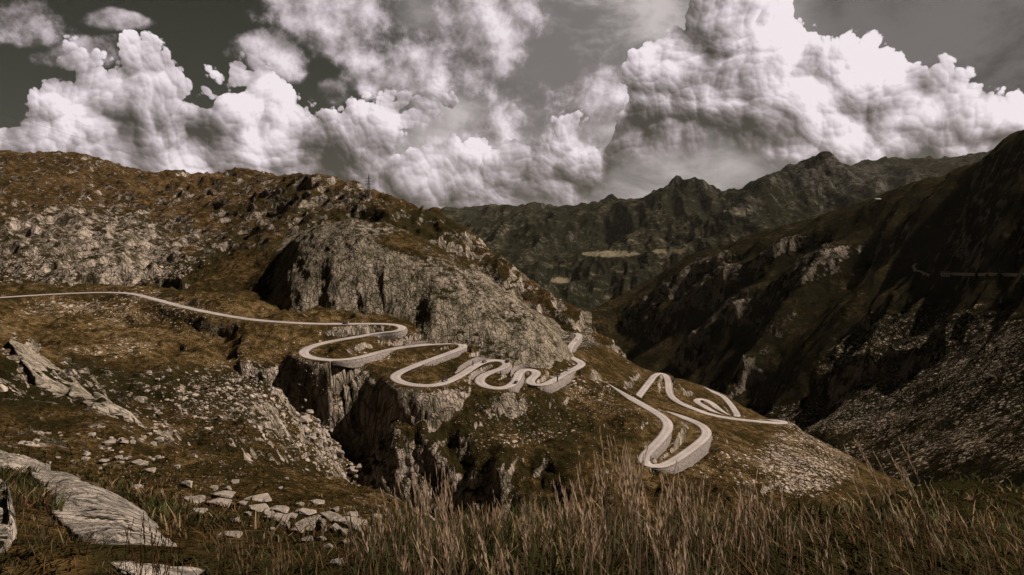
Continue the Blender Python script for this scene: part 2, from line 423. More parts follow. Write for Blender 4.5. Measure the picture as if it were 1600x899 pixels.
upper_px = [(-330, 492), (-200, 480), (-90, 472), (0, 465), (60, 461), (120, 458), (170, 457), (205, 459), (235, 466), (280, 478), (330, 489), (390, 499),
            (450, 504), (500, 506), (560, 506), (600, 506), (622, 508), (631, 513), (620, 518), (595, 520), (565, 525), (530, 531),
            (500, 537), (480, 544), (473, 551), (482, 558), (505, 562), (530, 563), (560, 559), (590, 551), (620, 544), (660, 539),
            (690, 537), (714, 536), (726, 541), (715, 547), (690, 556), (660, 567), (632, 578), (616, 587), (621, 595), (640, 601),
            (665, 603), (690, 600), (720, 586), (745, 570), (765, 563), (784, 563), (793, 569), (782, 577), (762, 583), (749, 592),
            (751, 600), (765, 606), (784, 607), (799, 602), (808, 592), (812, 582), (821, 577), (834, 578), (839, 584), (831, 591),
            (826, 597), (833, 602), (848, 602), (866, 594), (886, 582), (903, 574), (909, 568), (900, 562), (889, 556), (890, 545), (898, 533), (905, 525), (900, 521), (890, 521), (870, 529), (850, 536)]
U = {p: i for i, p in enumerate(upper_px)}
upper = course(upper_px, {0: -62, U[(205, 459)]: -68, U[(631, 513)]: -80, U[(473, 551)]: -85, U[(726, 541)]: -91, U[(616, 587)]: -95, U[(793, 569)]: -99.5,
                          U[(749, 592)]: -101, U[(784, 607)]: -102.5, U[(834, 578)]: -105, U[(826, 597)]: -106, U[(909, 568)]: -110, U[(905, 525)]: -117, len(upper_px) - 1: -120})
lower_px = [(950, 600), (958, 605), (966, 610), (985, 622), (1010, 636), (1030, 648), (1042, 658), (1044, 668), (1036, 682), (1021, 698), (1008, 711), (1002, 720),
            (1010, 727), (1025, 730), (1041, 726), (1062, 714), (1086, 697), (1101, 684), (1104, 674), (1095, 664), (1075, 655), (1055, 648), (1035, 643),
            (1012, 635), (1000, 629), (996, 622), (1004, 611), (1017, 594), (1023, 587), (1032, 583), (1040, 587), (1044, 597), (1045, 610), (1050, 621), (1065, 631),
            (1085, 639), (1110, 648), (1150, 655), (1190, 659), (1215, 661), (1226, 661), (1222, 658), (1195, 657), (1150, 654), (1122, 647), (1102, 636), (1088, 627), (1094, 623), (1107, 627),
            (1119, 636), (1131, 646), (1145, 653), (1152, 650), (1147, 640), (1139, 629), (1130, 620), (1120, 615), (1106, 609), (1090, 602)]
Lo = {p: i for i, p in enumerate(lower_px)}
lower = course(lower_px, {0: -119, Lo[(1042, 658)]: -125, Lo[(1002, 720)]: -130, Lo[(1104, 674)]: -136, Lo[(996, 622)]: -145, Lo[(1032, 583)]: -151, Lo[(1085, 639)]: -158,
                          Lo[(1226, 661)]: -168, Lo[(1088, 627)]: -176, Lo[(1152, 650)]: -183, len(lower_px) - 1: -195})
roads = {'upper': upper, 'lower': lower}

# ------------------------------------------------------------------ spot heights: (photo column, row, metres ahead)
near_px = [
    # the knoll under the camera and its brow
    (800, 899, 3.4), (560, 899, 4.6), (300, 899, 5.2), (100, 899, 4.6), (1100, 885, 4.4), (1300, 872, 5.5), (1000, 862, 6), (800, 862, 6), (800, 835, 9),
    (1400, 862, 7), (1500, 842, 12), (1600, 850, 9), (1600, 790, 22), (1500, 784, 27), (1400, 794, 28), (1300, 812, 20), (1150, 830, 14), (950, 835, 11),
    (600, 862, 9), (600, 830, 16), (605, 802, 30), (612, 788, 60), (600, 777, 90), (500, 880, 8), (500, 842, 16), (500, 800, 30), (500, 772, 50), (505, 746, 95),
    (450, 890, 6), (450, 822, 21), (400, 870, 8.5), (350, 820, 18), (400, 780, 34), (300, 770, 36), (200, 740, 38), (300, 732, 62), (400, 742, 72), (300, 860, 9), (200, 880, 6.5),
    (0, 850, 6), (0, 770, 15), (100, 800, 13), (250, 800, 19), (0, 722, 38), (150, 722, 48), (430, 715, 140), (380, 690, 165), (450, 730, 120), (550, 758, 100),
    # left spur
    (0, 515, 190), (50, 550, 185), (100, 590, 175), (150, 625, 165), (200, 650, 150), (250, 678, 135), (300, 700, 120), (0, 600, 120), (100, 640, 110), (0, 680, 70), (100, 690, 75), (200, 690, 90), (250, 690, 100),
    # the bench and its meadow
    (400, 620, 310), (350, 600, 330), (300, 580, 350), (250, 560, 390), (150, 565, 365), (200, 540, 420), (300, 540, 430), (100, 520, 455), (250, 520, 462), (350, 530, 450), (150, 490, 512), (50, 490, 502), (300, 506, 488),
    (400, 520, 466), (350, 640, 268), (400, 660, 238), (300, 645, 225), (430, 600, 345), (380, 560, 400), (420, 560, 400),
    # talus and gorge
    (455, 640, 345), (480, 655, 352), (520, 690, 356), (565, 730, 350), (500, 735, 312), (470, 705, 316), (440, 680, 300), (560, 752, 330),
    # slope under the road
    (800, 650, 382), (750, 655, 366), (700, 645, 370), (650, 640, 372), (720, 690, 345), (780, 730, 325), (800, 700, 345), (860, 680, 365), (900, 640, 410), (880, 720, 330), (950, 720, 334), (950, 680, 370),
    (1000, 760, 312), (900, 765, 305), (1100, 745, 338), (1150, 700, 402), (1200, 700, 425), (1250, 720, 405), (1280, 690, 475), (1320, 740, 425), (1250, 680, 492), (1300, 780, 345), (1150, 780, 302),
    (1000, 575, 655), (960, 552, 690), (940, 542, 700), (1060, 592, 700), (1170, 640, 640), (1230, 665, 570), (930, 600, 500), (920, 560, 560), (860, 625, 410), (700, 620, 390), (850, 530, 640), (1300, 712, 505),
]
near_pts = [tuple(P(*q)) for q in near_px]
def at(px, d, z):
    v = ray(px, 450); return (v[0] / v[1] * d, d, z)
near_pts += [at(*q) for q in [
    # ground hidden behind brows
    (800, 20, -14), (800, 60, -38), (800, 150, -88), (800, 280, -140), (600, 160, -84), (600, 250, -122), (600, 335, -140), (700, 90, -45), (700, 290, -142), (650, 330, -143), (900, 250, -126), (1000, 60, -38), (1000, 200, -108), (1100, 270, -128),
    (520, 170, -72), (520, 250, -104), (1250, 100, -60), (1250, 250, -128), (0, 270, -66), (50, 265, -66), (100, 262, -70), (150, 255, -72), (200, 225, -70), (250, 215, -70), (1000, 860, -250), (1100, 900, -275), (1200, 720, -238),
    (1320, 610, -218), (1450, 460, -192), (1600, 360, -168), (1600, 200, -100), (1400, 250, -132), (1400, 60, -34), (1400, 120, -70), (1600, 60, -32), (1600, 120, -64), (1500, 300, -150), (900, 900, -250), (800, 1250, -300), (900, 1250, -430), (1000, 1250, -440), (1100, 1250, -440), (1200, 1000, -390), (1200, 1250, -440), (1320, 800, -320), (1320, 1250, -440), (1450, 700, -310), (1600, 600, -290), (1600, 1250, -440), (1450, 1250, -440), (1050, 820, -262), (1150, 780, -270), (970, 780, -225),
    (100, 640, -70), (300, 640, -76), (500, 640, -80), (650, 640, -90), (780, 640, -110), (860, 760, -130), (500, 900, -80), (700, 900, -140), (100, 900, -60), (-300, 300, -60), (-300, 120, -26), (-300, 40, -12), (-300, 640, -60), (-300, 12, -4.5)]]
for th in (60, 85, 110, 140, 180, -140, -110, -85, -65):
    s_, c_ = math.sin(R(th)), math.cos(R(th))
    rear = (1 - c_) / 2
    side = {60: 1, 85: .8}.get(th, 0)
    for r_, z_ in ((1.2, -1.72), (4, -1.9 + 0.9 * rear), (20, -4 + 9 * rear - 8 * side), (100, -24 + 60 * rear - 40 * side), (400, -70 + 230 * rear - 90 * side), (1100, -60 + 500 * rear - 60 * side)):
        near_pts.append((r_ * s_, r_ * c_, z_))
for th in (-45, -20, 0, 20, 45):
    near_pts.append((1.2 * math.sin(R(th)), 1.2 * math.cos(R(th)), -1.72))
for q in roads.values():
    for p_ in q[::9]: near_pts.append(tuple(p_))

# cliffs of the gorge: top and foot lines (photo column, row, metres ahead)
gorge_top = [(372, 566, 400), (400, 552, 405), (436, 540, 412), (462, 560, 404), (500, 572, 396), (540, 582, 391), (580, 596, 386)]
gorge_foot = [(378, 592, 392), (405, 604, 392), (436, 618, 390), (470, 640, 388), (505, 668, 385), (540, 698, 381), (580, 725, 374)]
plate_top = [(612, 676, 352), (640, 686, 347), (680, 700, 341), (720, 716, 335), (760, 738, 326), (800, 775, 312), (830, 800, 302)]
plate_foot = [(556, 775, 336), (600, 800, 330), (655, 815, 322), (710, 825, 316), (760, 840, 308), (800, 860, 298), (830, 880, 288)]
for t_, f_ in ((gorge_top, gorge_foot), (plate_top, plate_foot)):
    for a_, b_ in zip(t_, f_):
        near_pts.append(tuple(P(*a_) + np.array([0, 5, -0.6]))); near_pts.append(tuple(P(*b_) + np.array([0, -1, -2.5])))
near_field = Field(near_pts)

def side_vec(q):
    t = np.gradient(q[:, :2], axis=0); t /= np.linalg.norm(t, axis=1, keepdims=True) + 1e-9
    return np.stack([t[:, 1], -t[:, 0]], 1)             # to the right of travel
# retaining walls: road, first and last photo point, side of travel (+1 right), height (m, negative = cut wall above the road), label
def near_idx(q, px, py):
    a, b = pix(q[:, 0], q[:, 1], q[:, 2]); return int(np.argmin((a - px) ** 2 + (b - py) ** 2))
wall_list = [
    ('upper', (634, 512), (575, 523), -1, 7.0, 'pale stone retaining wall rounding the topmost hairpin under the dome'),
    ('upper', (522, 563), (606, 547), 1, 6.0, 'pale stone retaining wall below the road above the gorge cliff'),
    ('upper', (640, 541), (712, 536), -1, -3.0, 'low stone cut wall along the foot of the dome'),
    ('upper', (722, 544), (655, 569), -1, 5.0, 'stone retaining wall under the straight below the second dome hairpin'),
    ('upper', (722, 585), (772, 562), -1, -5.0, 'tall pale cut wall above the road behind the dark post'),
    ('upper', (787, 563), (770, 581), -1, 5.0, 'curved stone retaining wall under the narrow hairpin'),
    ('upper', (768, 582), (749, 594), 1, -3.0, 'short curved cut wall on the inside of the bend'),
    ('upper', (790, 607), (812, 584), 1, 5.5, 'stone retaining wall under the lowest small loop'),
    ('upper', (809, 590), (832, 577), -1, -4.5, 'curved cut wall above the middle loop'),
    ('upper', (832, 602), (893, 579), 1, 9.0, 'high stone retaining wall split by a dark post'),
    ('upper', (889, 550), (906, 525), 1, 6.0, 'stone retaining wall on the hairpin behind the dome'),
    ('lower', (1040, 676), (1006, 713), -1, 7.0, 'stone retaining wall inside the lowest big hairpin'),
    ('lower', (1018, 729), (1103, 680), 1, 11.0, 'broad rounded stone retaining wall carrying the lowest big hairpin'),
    ('lower', (1040, 587), (1049, 620), -1, 5.0, 'stone retaining wall beside the outer hairpin on the spur'),
]
for q in roads.values(): pass
wall_h = {k: np.zeros((len(q), 2)) for k, q in roads.items()}
wall_span = []
for rn, p0, p1, sd, hgt, lab in wall_list:
    i0, i1 = near_idx(roads[rn], *p0), near_idx(roads[rn], *p1)
    if i1 < i0: i0, i1 = i1, i0
    wall_span.append((rn, i0, i1, sd, hgt, lab))
    t_ = np.linspace(0, 1, i1 - i0 + 1)
    pr = 0.55 * hgt * np.clip(np.minimum(t_, 1 - t_) * 5, 0.25, 1)
    wall_h[rn][i0:i1 + 1, 0 if sd < 0 else 1] = pr

def road_flatten(X, Y, Z, reach=15.0, half=5.2):
    """cut and fill the ground to the road"""
    names = list(roads)
    pts = np.concatenate([roads[k] for k in names]); wh = np.concatenate([wall_h[k] for k in names]); sv = np.concatenate([side_vec(roads[k]) for k in names])
    kd = kdtree.KDTree(len(pts))
    for i, p_ in enumerate(pts): kd.insert((p_[0], p_[1], 0), i)
    kd.balance()
    lo, hi = pts.min(0) - 20, pts.max(0) + 20
    sel = np.argwhere((X > lo[0]) & (X < hi[0]) & (Y > lo[1]) & (Y < hi[1]))
    D = np.full(X.shape, 999.0, np.float32)
    Zn = Z.copy()
    for a, b in sel:
        x_, y_ = float(X[a, b]), float(Y[a, b])
        co, i, d = kd.find((x_, y_, 0))
        D[a, b] = d
        if d < reach:
            sd = 1 if (x_ - pts[i, 0]) * sv[i, 0] + (y_ - pts[i, 1]) * sv[i, 1] > 0 else 0
            h_ = wh[i, sd]; zr = pts[i, 2] - 0.22; z_ = Z[a, b]
            hf = 3.2 if h_ > 0 else half
            if d < hf: w_ = 1.0
            else:
                w_ = 1 - (d - hf) / (reach - hf); w_ = w_ * w_ * (3 - 2 * w_)
                if h_ > 0: zr = min(zr - h_, z_) if d < 8 else zr - h_ * (1 - (d - 8) / (reach - 8))
                elif h_ < 0: zr = zr - h_ * 0.85
            Zn[a, b] = zr * w_ + z_ * (1 - w_)
    return Zn, D

# ------------------------------------------------------------------ near and middle ground
def build_near():
    inner = np.linspace(bearing(-90), bearing(1690), 900)
    st = inner[1] - inner[0]
    left = [inner[0]]; s_ = st
    while left[-1] > -math.pi:
        s_ *= 1.09; left.append(left[-1] - min(s_, R(6)))
    left = np.array(left[1:][::-1]); left = left[left > -math.pi + 0.02]
    right = [inner[-1]]; s_ = st
    while right[-1] < math.pi:
        s_ *= 1.09; right.append(right[-1] + min(s_, R(6)))
    right = np.array(right[1:]); right = right[right < math.pi - 0.02]
    th = np.concatenate([[-math.pi], left, inner, right, [math.pi]])
    r = np.concatenate([np.exp(np.linspace(math.log(0.5), math.log(120), 230)), np.exp(np.linspace(math.log(121), math.log(760), 410)), np.exp(np.linspace(math.log(764), math.log(1250), 40))])
    X, Y, T, Rr = polar(th, r)
    Z = near_field(X, Y)
    sp = np.gradient(Rr, axis=0)
    z0 = np.zeros_like(X)
    # relief: knolls, hummocks and ledges
    amp = np.clip(Rr / 100, 0.03, 1.0)
    rough = fbm(X, Y, z0, 46, 6, 0.55, spacing=sp, seed=3.3)
    ledge = fbm(X, Y, z0, 22, 5, 0.55, ridged=True, spacing=sp, seed=9.1)
    calm = 1 - 0.65 * sstep(Rr, 380, 430) * (X > -60)
    tilt = fbm(X * 0.8 + Y * 0.6, (Y * 0.8 - X * 0.6) * 0.45, z0, 30, 5, 0.6, ridged=True, spacing=sp, seed=12.0)
    dz = amp * calm * (rough * 7.5 + (ledge - 0.2) * 3.4 * sstep(Rr, 12, 50) + (tilt - 0.3) * 4.4 * sstep(Rr, 30, 90))
    near_n = fbm(X, Y, z0, 3.2, 4, 0.55, spacing=sp, seed=1.2) * 0.30 * np.clip(Rr / 6, 0.15, 1) * sstep(-Rr, -200, -60)
    Z = Z + dz + near_n
    Z, D = road_flatten(X, Y, Z)
    n = normals(X, Y, Z)
    # steep faces: ribs standing out of the wall
    st0 = sstep(1 - n[..., 2], 0.25, 0.5) * sstep(D, 6, 14) * sstep(Rr, 120, 200)
    ribs = fbm((X * 0.9 + Z * 0.4), Y * 0.7, (Z - X * 0.3) * 0.2, 15, 5, 0.6, ridged=True, seed=4.4) * 4.0 * st0
    X, Y = X + n[..., 0] * ribs, Y + n[..., 1] * ribs
    n = normals(X, Y, Z)
    px, py = pix(X, Y, Z)
    steep = 1 - n[..., 2]
    big = fbm(X, Y, z0, 70, 4, 0.5, seed=5.5)
    rock = -0.06 + 1.5 * sstep(steep, 0.20, 0.50) + 0.20 * big + 0.26 * ledge + 0.16 * tilt
    tone = -0.05 + 1.0 * big - 0.35 * ledge
    scree = np.full_like(Z, -0.35) + 0.12 * rough
    def region(cx, cy, rx, ry, soft=0.6):
        q = ((px - cx) / rx) ** 2 + ((py - cy) / ry) ** 2
        return np.where(Y > 0, 1 - sstep(q, 1 - soft, 1 + soft), 0)
    # meadow on the bench: golden; heath below: dark
    rock += 0.15 * region(690, 740, 130, 45)
    rock += 0.10 * region(250, 650, 330, 110)
    md = region(230, 520, 300, 50); tone += 0.6 * md; rock -= 0.25 * md; scree += 0.12 * md
    scree += 0.55 * region(215, 480, 90, 26) + 0.45 * region(175, 545, 70, 18) + 0.55 * region(90, 480, 70, 16)
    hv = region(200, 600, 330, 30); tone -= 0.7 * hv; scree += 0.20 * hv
    scree += 0.45 * region(420, 610, 130, 40) + 0.32 * region(330, 640, 150, 40) + 0.5 * region(120, 690, 130, 26)
    tal = region(520, 690, 85, 60); scree += 0.85 * tal; rock -= 0.5 * tal
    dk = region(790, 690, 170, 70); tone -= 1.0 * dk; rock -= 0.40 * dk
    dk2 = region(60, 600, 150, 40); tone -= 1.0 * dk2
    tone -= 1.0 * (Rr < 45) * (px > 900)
    tone += 0.45 * region(1100, 690, 220, 70) + 0.3 * region(300, 790, 260, 60)
    sc2 = region(1265, 715, 75, 60); scree += 1.0 * sc2
    scree += 0.5 * region(1180, 740, 120, 40) + 0.65 * region(930, 610, 40, 22) + 0.5 * region(880, 585, 30, 25)
    rock += 0.4 * region(880, 530, 60, 20)
    scree += 0.35 * region(800, 660, 120, 40)
    nearby = Rr < 45
    rock = np.where(nearby, np.minimum(rock, 0.25), rock)
    scree = np.where(nearby, -0.6, scree)
    verge = sstep(-D, -11, -6); scree += 0.25 * verge
    m = terrain_mat('mountain_meadow', 1.0, bump=1.5)
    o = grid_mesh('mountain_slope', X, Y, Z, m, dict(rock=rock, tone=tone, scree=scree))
    o['kind'] = 'structure'
    return o
slope = build_near()

# ------------------------------------------------------------------ other mountains
def ring_field(name, px_pts, world_pts, th0, th1, r0, r1, nc, nr, mat, relief, attrs, kth=1.6, soft=1e-4):
    f = Field([tuple(P(*q)) for q in px_pts] + [at(*q) for q in world_pts], kth, soft)
    X, Y, T, Rr = polar(np.linspace(th0, th1, nc), np.exp(np.linspace(math.log(r0), math.log(r1), nr)))
    Z = f(X, Y)
    sp = np.gradient(Rr, axis=0)
    n = normals(X, Y, Z)
    dsp = relief(X, Y, Z, Rr, sp)
    X2, Y2, Z2 = X + n[..., 0] * dsp * 0.8, Y + n[..., 1] * dsp * 0.8, Z + n[..., 2] * dsp
    n2 = normals(X2, Y2, Z2)
    px, py = pix(X2, Y2, Z2)
    o = grid_mesh(name, X2, Y2, Z2, mat, attrs(X2, Y2, Z2, n2, px, py, dsp))
    o['kind'] = 'structure'
    return o
def reg(px, py, cx, cy, rx, ry, soft=0.6):
    q = ((px - cx) / rx) ** 2 + ((py - cy) / ry) ** 2
    return 1 - sstep(q, 1 - soft, 1 + soft)

# hills on the left
hill_px = [(-150, 225, 1650), (0, 237, 1650), (40, 243, 1600), (95, 238, 1550), (130, 245, 1540), (180, 265, 1520), (220, 276, 1500), (255, 272, 1480), (275, 266, 1460), (292, 275, 1450), (330, 276, 1420), (362, 270, 1400),
           (382, 264, 1380), (408, 275, 1300), (440, 279, 1150), (480, 274, 1050), (510, 281, 1000), (540, 290, 960), (575, 303, 920), (610, 315, 890), (650, 331, 865), (680, 336, 850), (700, 346, 840), (730, 368, 820),
           (760, 391, 800), (800, 420, 775), (830, 442, 755), (860, 465, 735), (890, 488, 715), (915, 508, 700), (940, 528, 690), (955, 546, 690),
           (100, 270, 1350), (60, 300, 1150), (0, 320, 950), (100, 330, 930), (200, 320, 1150), (250, 300, 1250), (290, 330, 1120), (300, 380, 860), (200, 340, 1000), (0, 345, 800), (100, 350, 800), (160, 370, 770), (200, 400, 730), (260, 420, 700), (100, 400, 700), (0, 400, 690),
           (0, 450, 610), (100, 445, 615), (200, 440, 625), (300, 440, 620), (290, 410, 730), (330, 400, 780), (350, 350, 960), (400, 330, 980), (450, 320, 960), (500, 330, 900), (400, 380, 760), (440, 360, 780), (360, 420, 680),
           (600, 345, 800), (650, 370, 780), (700, 395, 760), (750, 430, 730), (800, 470, 700), (850, 500, 680), (900, 525, 670), (430, 300, 1040), (350, 300, 1250), (560, 330, 840)]
hill_world = [(300, 560, -90), (0, 560, -86), (100, 560, -88), (200, 565, -84), (400, 580, -90), (500, 600, -90), (700, 600, -110), (850, 620, -140), (955, 640, -160), (0, 2400, 60), (300, 2400, 20), (600, 2000, -150), (800, 1500, -300), (950, 1200, -320), (960, 800, -200),
              (-400, 560, -70), (-400, 1650, 170), (-400, 900, 20), (-400, 2400, 100), (500, 1500, 20), (700, 1100, -80), (850, 900, -190)]
def hill_relief(X, Y, Z, Rr, sp):
    a = fbm(X, Y, Z, 150, 7, 0.55, spacing=sp, seed=2.0) * 9
    b = fbm(X, Y, Z * 0.5, 60, 6, 0.55, ridged=True, spacing=sp * 0.7, seed=4.0) * 15
    c = fbm(X * 0.7 + Y * 0.7, (Y - X) * 0.3, Z * 0.3, 34, 5, 0.6, ridged=True, spacing=sp * 0.7, seed=14.0) * 8
    return a + b + c - 7
def hill_attrs(X, Y, Z, n, px, py, d):
    st = 1 - n[..., 2]
    big = fbm(X, Y, np.zeros_like(X), 120, 4, 0.5, seed=6.0)
    mid = fbm(X, Y, np.zeros_like(X), 40, 4, 0.6, ridged=True, seed=8.0)
    rock = 0.02 + 0.8 * sstep(st, 0.15, 0.45) + 0.35 * mid + 0.1 * big
    pale = reg(px, py, 130, 385, 190, 60); rock += 0.30 * pale
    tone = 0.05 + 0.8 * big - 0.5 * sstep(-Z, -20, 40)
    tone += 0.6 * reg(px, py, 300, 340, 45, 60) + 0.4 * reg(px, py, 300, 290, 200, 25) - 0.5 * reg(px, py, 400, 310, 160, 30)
    dk = reg(px, py, 350, 440, 90, 40) + reg(px, py, 640, 350, 110, 28); tone -= 1.0 * dk; rock -= 0.5 * dk  # dark grass left of the dome; cloud shadow painted into the ridge flank
    scree = -0.3 + 0.9 * reg(px, py, 170, 415, 150, 30) + 0.6 * reg(px, py, 40, 430, 80, 25)
    return dict(rock=rock, tone=tone, scree=scree)
hill_mat = terrain_mat('hill_ground', 1.5, brown=(0.036, 0.020, 0.0078), gold=(0.088, 0.054, 0.025), rock_lo=(0.065, 0.053, 0.034), rock_hi=(0.31, 0.25, 0.21), stone=1.0)
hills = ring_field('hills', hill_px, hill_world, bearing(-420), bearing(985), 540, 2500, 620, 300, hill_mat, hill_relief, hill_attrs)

# the bare rock dome over the hairpins
dome_px = [(430, 487, 524), (500, 494, 510), (560, 497, 504), (600, 502, 499), (650, 517, 481), (700, 532, 470), (760, 556, 455), (820, 568, 456), (860, 573, 466), (884, 572, 480), (890, 550, 520),
           (450, 425, 548), (470, 385, 574), (500, 355, 590), (545, 334, 594), (520, 400, 534), (450, 460, 528), (485, 420, 532), (560, 370, 550), (600, 430, 514), (680, 460, 491), (650, 400, 536), (720, 440, 516), (760, 500, 476), (820, 520, 474), (850, 532, 480), (874, 548, 490),
           (600, 344, 600), (650, 366, 592), (700, 391, 578), (750, 425, 562), (800, 458, 546), (840, 490, 532), (872, 522, 524), (600, 470, 505), (520, 450, 518), (405, 478, 545), (385, 455, 585), (420, 425, 600), (435, 392, 638), (465, 366, 626), (370, 388, 695), (300, 456, 585), (340, 432, 620), (380, 408, 645), (350, 466, 568), (300, 468, 572), (270, 466, 580), (340, 402, 690), (420, 372, 680), (300, 430, 640), (700, 490, 482), (620, 385, 545), (560, 440, 515)]
dome_world = [(430, 500, -84), (500, 488, -86), (600, 478, -92), (700, 452, -100), (760, 440, -108), (820, 440, -116), (890, 465, -124), (910, 520, -124), (395, 520, -86), (240, 560, -92), (240, 660, -80), (320, 760, -66), (420, 760, -50), (545, 650, -20), (600, 680, -30), (700, 680, -60), (800, 640, -95), (880, 600, -125), (450, 640, -40)]
def dome_relief(X, Y, Z, Rr, sp):
    # long joints leaning down to the right, ribs between them
    a = (X * 0.94 + Z * 0.34); b = (Z * 0.94 - X * 0.34)
    ribs = fbm(a, Y * 0.6, b * 0.22, 17, 6, 0.60, ridged=True, seed=2.2) * 1.5
    crag = fbm(X, Y, Z, 30, 6, 0.58, seed=5.0) * 3.2
    return ribs + crag
def dome_attrs(X, Y, Z, n, px, py, d):
    st = 1 - n[..., 2]
    mid = fbm(X, Y, Z, 30, 5, 0.6, seed=8.0)
    rock = 0.55 + 0.55 * sstep(st, 0.05, 0.35) + 0.7 * mid
    rock -= 0.5 * reg(px, py, 660, 380, 70, 18) + 0.4 * reg(px, py, 720, 395, 40, 30)
    rock -= 1.0 * (1 - sstep(px + 0.35 * (py - 440), 400, 450)); rock += 0.5 * reg(px, py, 420, 375, 70, 20)
    return dict(rock=rock, tone=-0.4 + mid, scree=np.full_like(Z, -0.6))
dome_mat = terrain_mat('dome_rock', 1.0, crack_rot=(0, R(16), 0), crack_scale=(1, 0.8, 0.20), rock_lo=(0.085, 0.072, 0.048), rock_hi=(0.245, 0.20, 0.16), bump=1.5)
dome = ring_field('rock_dome', dome_px, dome_world, bearing(235), bearing(925), 430, 760, 500, 240, dome_mat, dome_relief, dome_attrs, kth=3.0, soft=0.035)

# the shaded mountain on the right
right_px = [(1600, 222, 1150), (1560, 243, 1200), (1520, 268, 1270), (1480, 297, 1350), (1440, 302, 1420), (1390, 311, 1500), (1340, 325, 1550), (1280, 350, 1600), (1200, 370, 1700), (1100, 390, 1800), (1050, 420, 1800), (1000, 460, 1750), (920, 490, 1700), (1700, 170, 1080), (1900, 90, 950),
            (1180, 650, 1050), (1080, 578, 1300), (1000, 556, 1500), (950, 532, 1620), (1300, 680, 700), (1350, 702, 640), (1450, 757, 470), (1600, 700, 425), (1500, 600, 640), (1400, 600, 800), (1300, 620, 900), (1500, 550, 760), (1600, 500, 700), (1600, 600, 545),
            (1600, 430, 820), (1500, 430, 960), (1430, 440, 1050), (1400, 520, 930), (1300, 560, 980), (1250, 520, 1150), (1200, 450, 1400), (1150, 560, 1200), (1050, 520, 1550), (1350, 400, 1320), (1250, 400, 1500), (1150, 420, 1640), (1550, 380, 920), (1600, 330, 940), (1500, 340, 1180), (980, 520, 1650),
            (1150, 610, 1110), (1240, 640, 930), (1500, 700, 490), (1450, 650, 620), (1700, 500, 560), (1700, 700, 360), (1240, 590, 1030)]
right_world = [(1450, 400, -192), (1600, 320, -150), (1300, 600, -240), (1180, 800, -300), (1080, 1050, -330), (1000, 1250, -350), (950, 1450, -370), (880, 1600, -390), (1600, 2000, -60), (1300, 2400, -250), (1000, 2600, -450), (1900, 1600, 200), (1900, 300, -120), (1900, 600, -40), (2300, 300, -90), (2300, 900, 200), (2300, 1800, 300), (900, 2300, -480)]
spurs = [  # crest lines of the buttresses: (column, row, metres ahead), height, half width
    ([(1478, 297, 1350), (1400, 345, 1330), (1300, 385, 1330), (1220, 420, 1340), (1150, 460, 1350), (1110, 500, 1340)], 42, 75),
    ([(1600, 300, 1000), (1530, 340, 1020), (1460, 400, 1030), (1420, 450, 990), (1390, 500, 930), (1350, 545, 900)], 38, 58),
    ([(1600, 400, 840), (1560, 440, 810), (1500, 460, 820), (1440, 510, 830)], 20, 42),
    ([(1390, 311, 1500), (1300, 345, 1500), (1200, 395, 1520), (1120, 440, 1560), (1060, 490, 1580)], 40, 75),
    ([(1280, 350, 1600), (1180, 385, 1640), (1080, 430, 1680), (1000, 480, 1680)], 36, 75),
    ([(1330, 400, 1300), (1270, 460, 1220), (1210, 520, 1180), (1180, 560, 1140)], 26, 50),
]
def right_relief(X, Y, Z, Rr, sp):
    d = np.zeros_like(X)
    wob = fbm(X, Y, Z * 0, 110, 4, 0.55, seed=1.0) * 55
    for line, hgt, wid in spurs:
        q = np.array([P(*p_) for p_ in line])
        best = np.full(X.shape, 1e9)
        for a, b in zip(q[:-1, :2], q[1:, :2]):
            ab = b - a; t = np.clip(((X - a[0]) * ab[0] + (Y - a[1]) * ab[1]) / (ab @ ab), 0, 1)
            best = np.minimum(best, np.hypot(X - a[0] - t * ab[0], Y - a[1] - t * ab[1]))
        away = np.hypot(X - q[0, 0], Y - q[0, 1]); tap = np.clip(away / (3.0 * wid), 0.0, 1.0)
        d = np.maximum(d, tap * hgt * np.clip(1 - np.abs(best + wob) / wid, 0, 1) ** 1.1)
    # gullies run down towards the valley on the left
    al = X * 0.80 + Y * 0.6; ac = -X * 0.6 + Y * 0.8
    g = fbm(ac, al * 0.15, Z * 0.1, 120, 7, 0.58, ridged=True, spacing=sp * 0.7, seed=3.0)
    up = np.clip((Rr - 700) / 350, 0.0, 1.0)
    return d + (g - 0.3) * (2 + 30 * up) + fbm(ac, al * 0.4, Z * 0.3, 30, 5, 0.6, ridged=True, spacing=sp * 0.5, seed=7.0) * (0.8 + 4.5 * up)
def right_attrs(X, Y, Z, n, px, py, d):
    st = 1 - n[..., 2]
    mid = fbm(X, Y, Z, 60, 5, 0.6, ridged=True, seed=8.0)
    rock = -0.50 + 1.25 * sstep(st, 0.22, 0.55) + 0.46 * mid + 0.75 * sstep(d, 24, 46)  # extra pale rock along spur crests paints in their sunlit ribs
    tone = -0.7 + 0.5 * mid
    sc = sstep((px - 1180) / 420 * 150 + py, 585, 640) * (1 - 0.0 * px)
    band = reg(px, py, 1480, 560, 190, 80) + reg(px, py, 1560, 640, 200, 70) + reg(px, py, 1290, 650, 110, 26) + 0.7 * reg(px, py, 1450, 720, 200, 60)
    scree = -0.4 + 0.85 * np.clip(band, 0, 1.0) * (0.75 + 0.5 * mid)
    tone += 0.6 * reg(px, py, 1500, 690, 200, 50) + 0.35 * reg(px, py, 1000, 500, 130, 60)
    return dict(rock=rock, tone=tone, scree=scree)
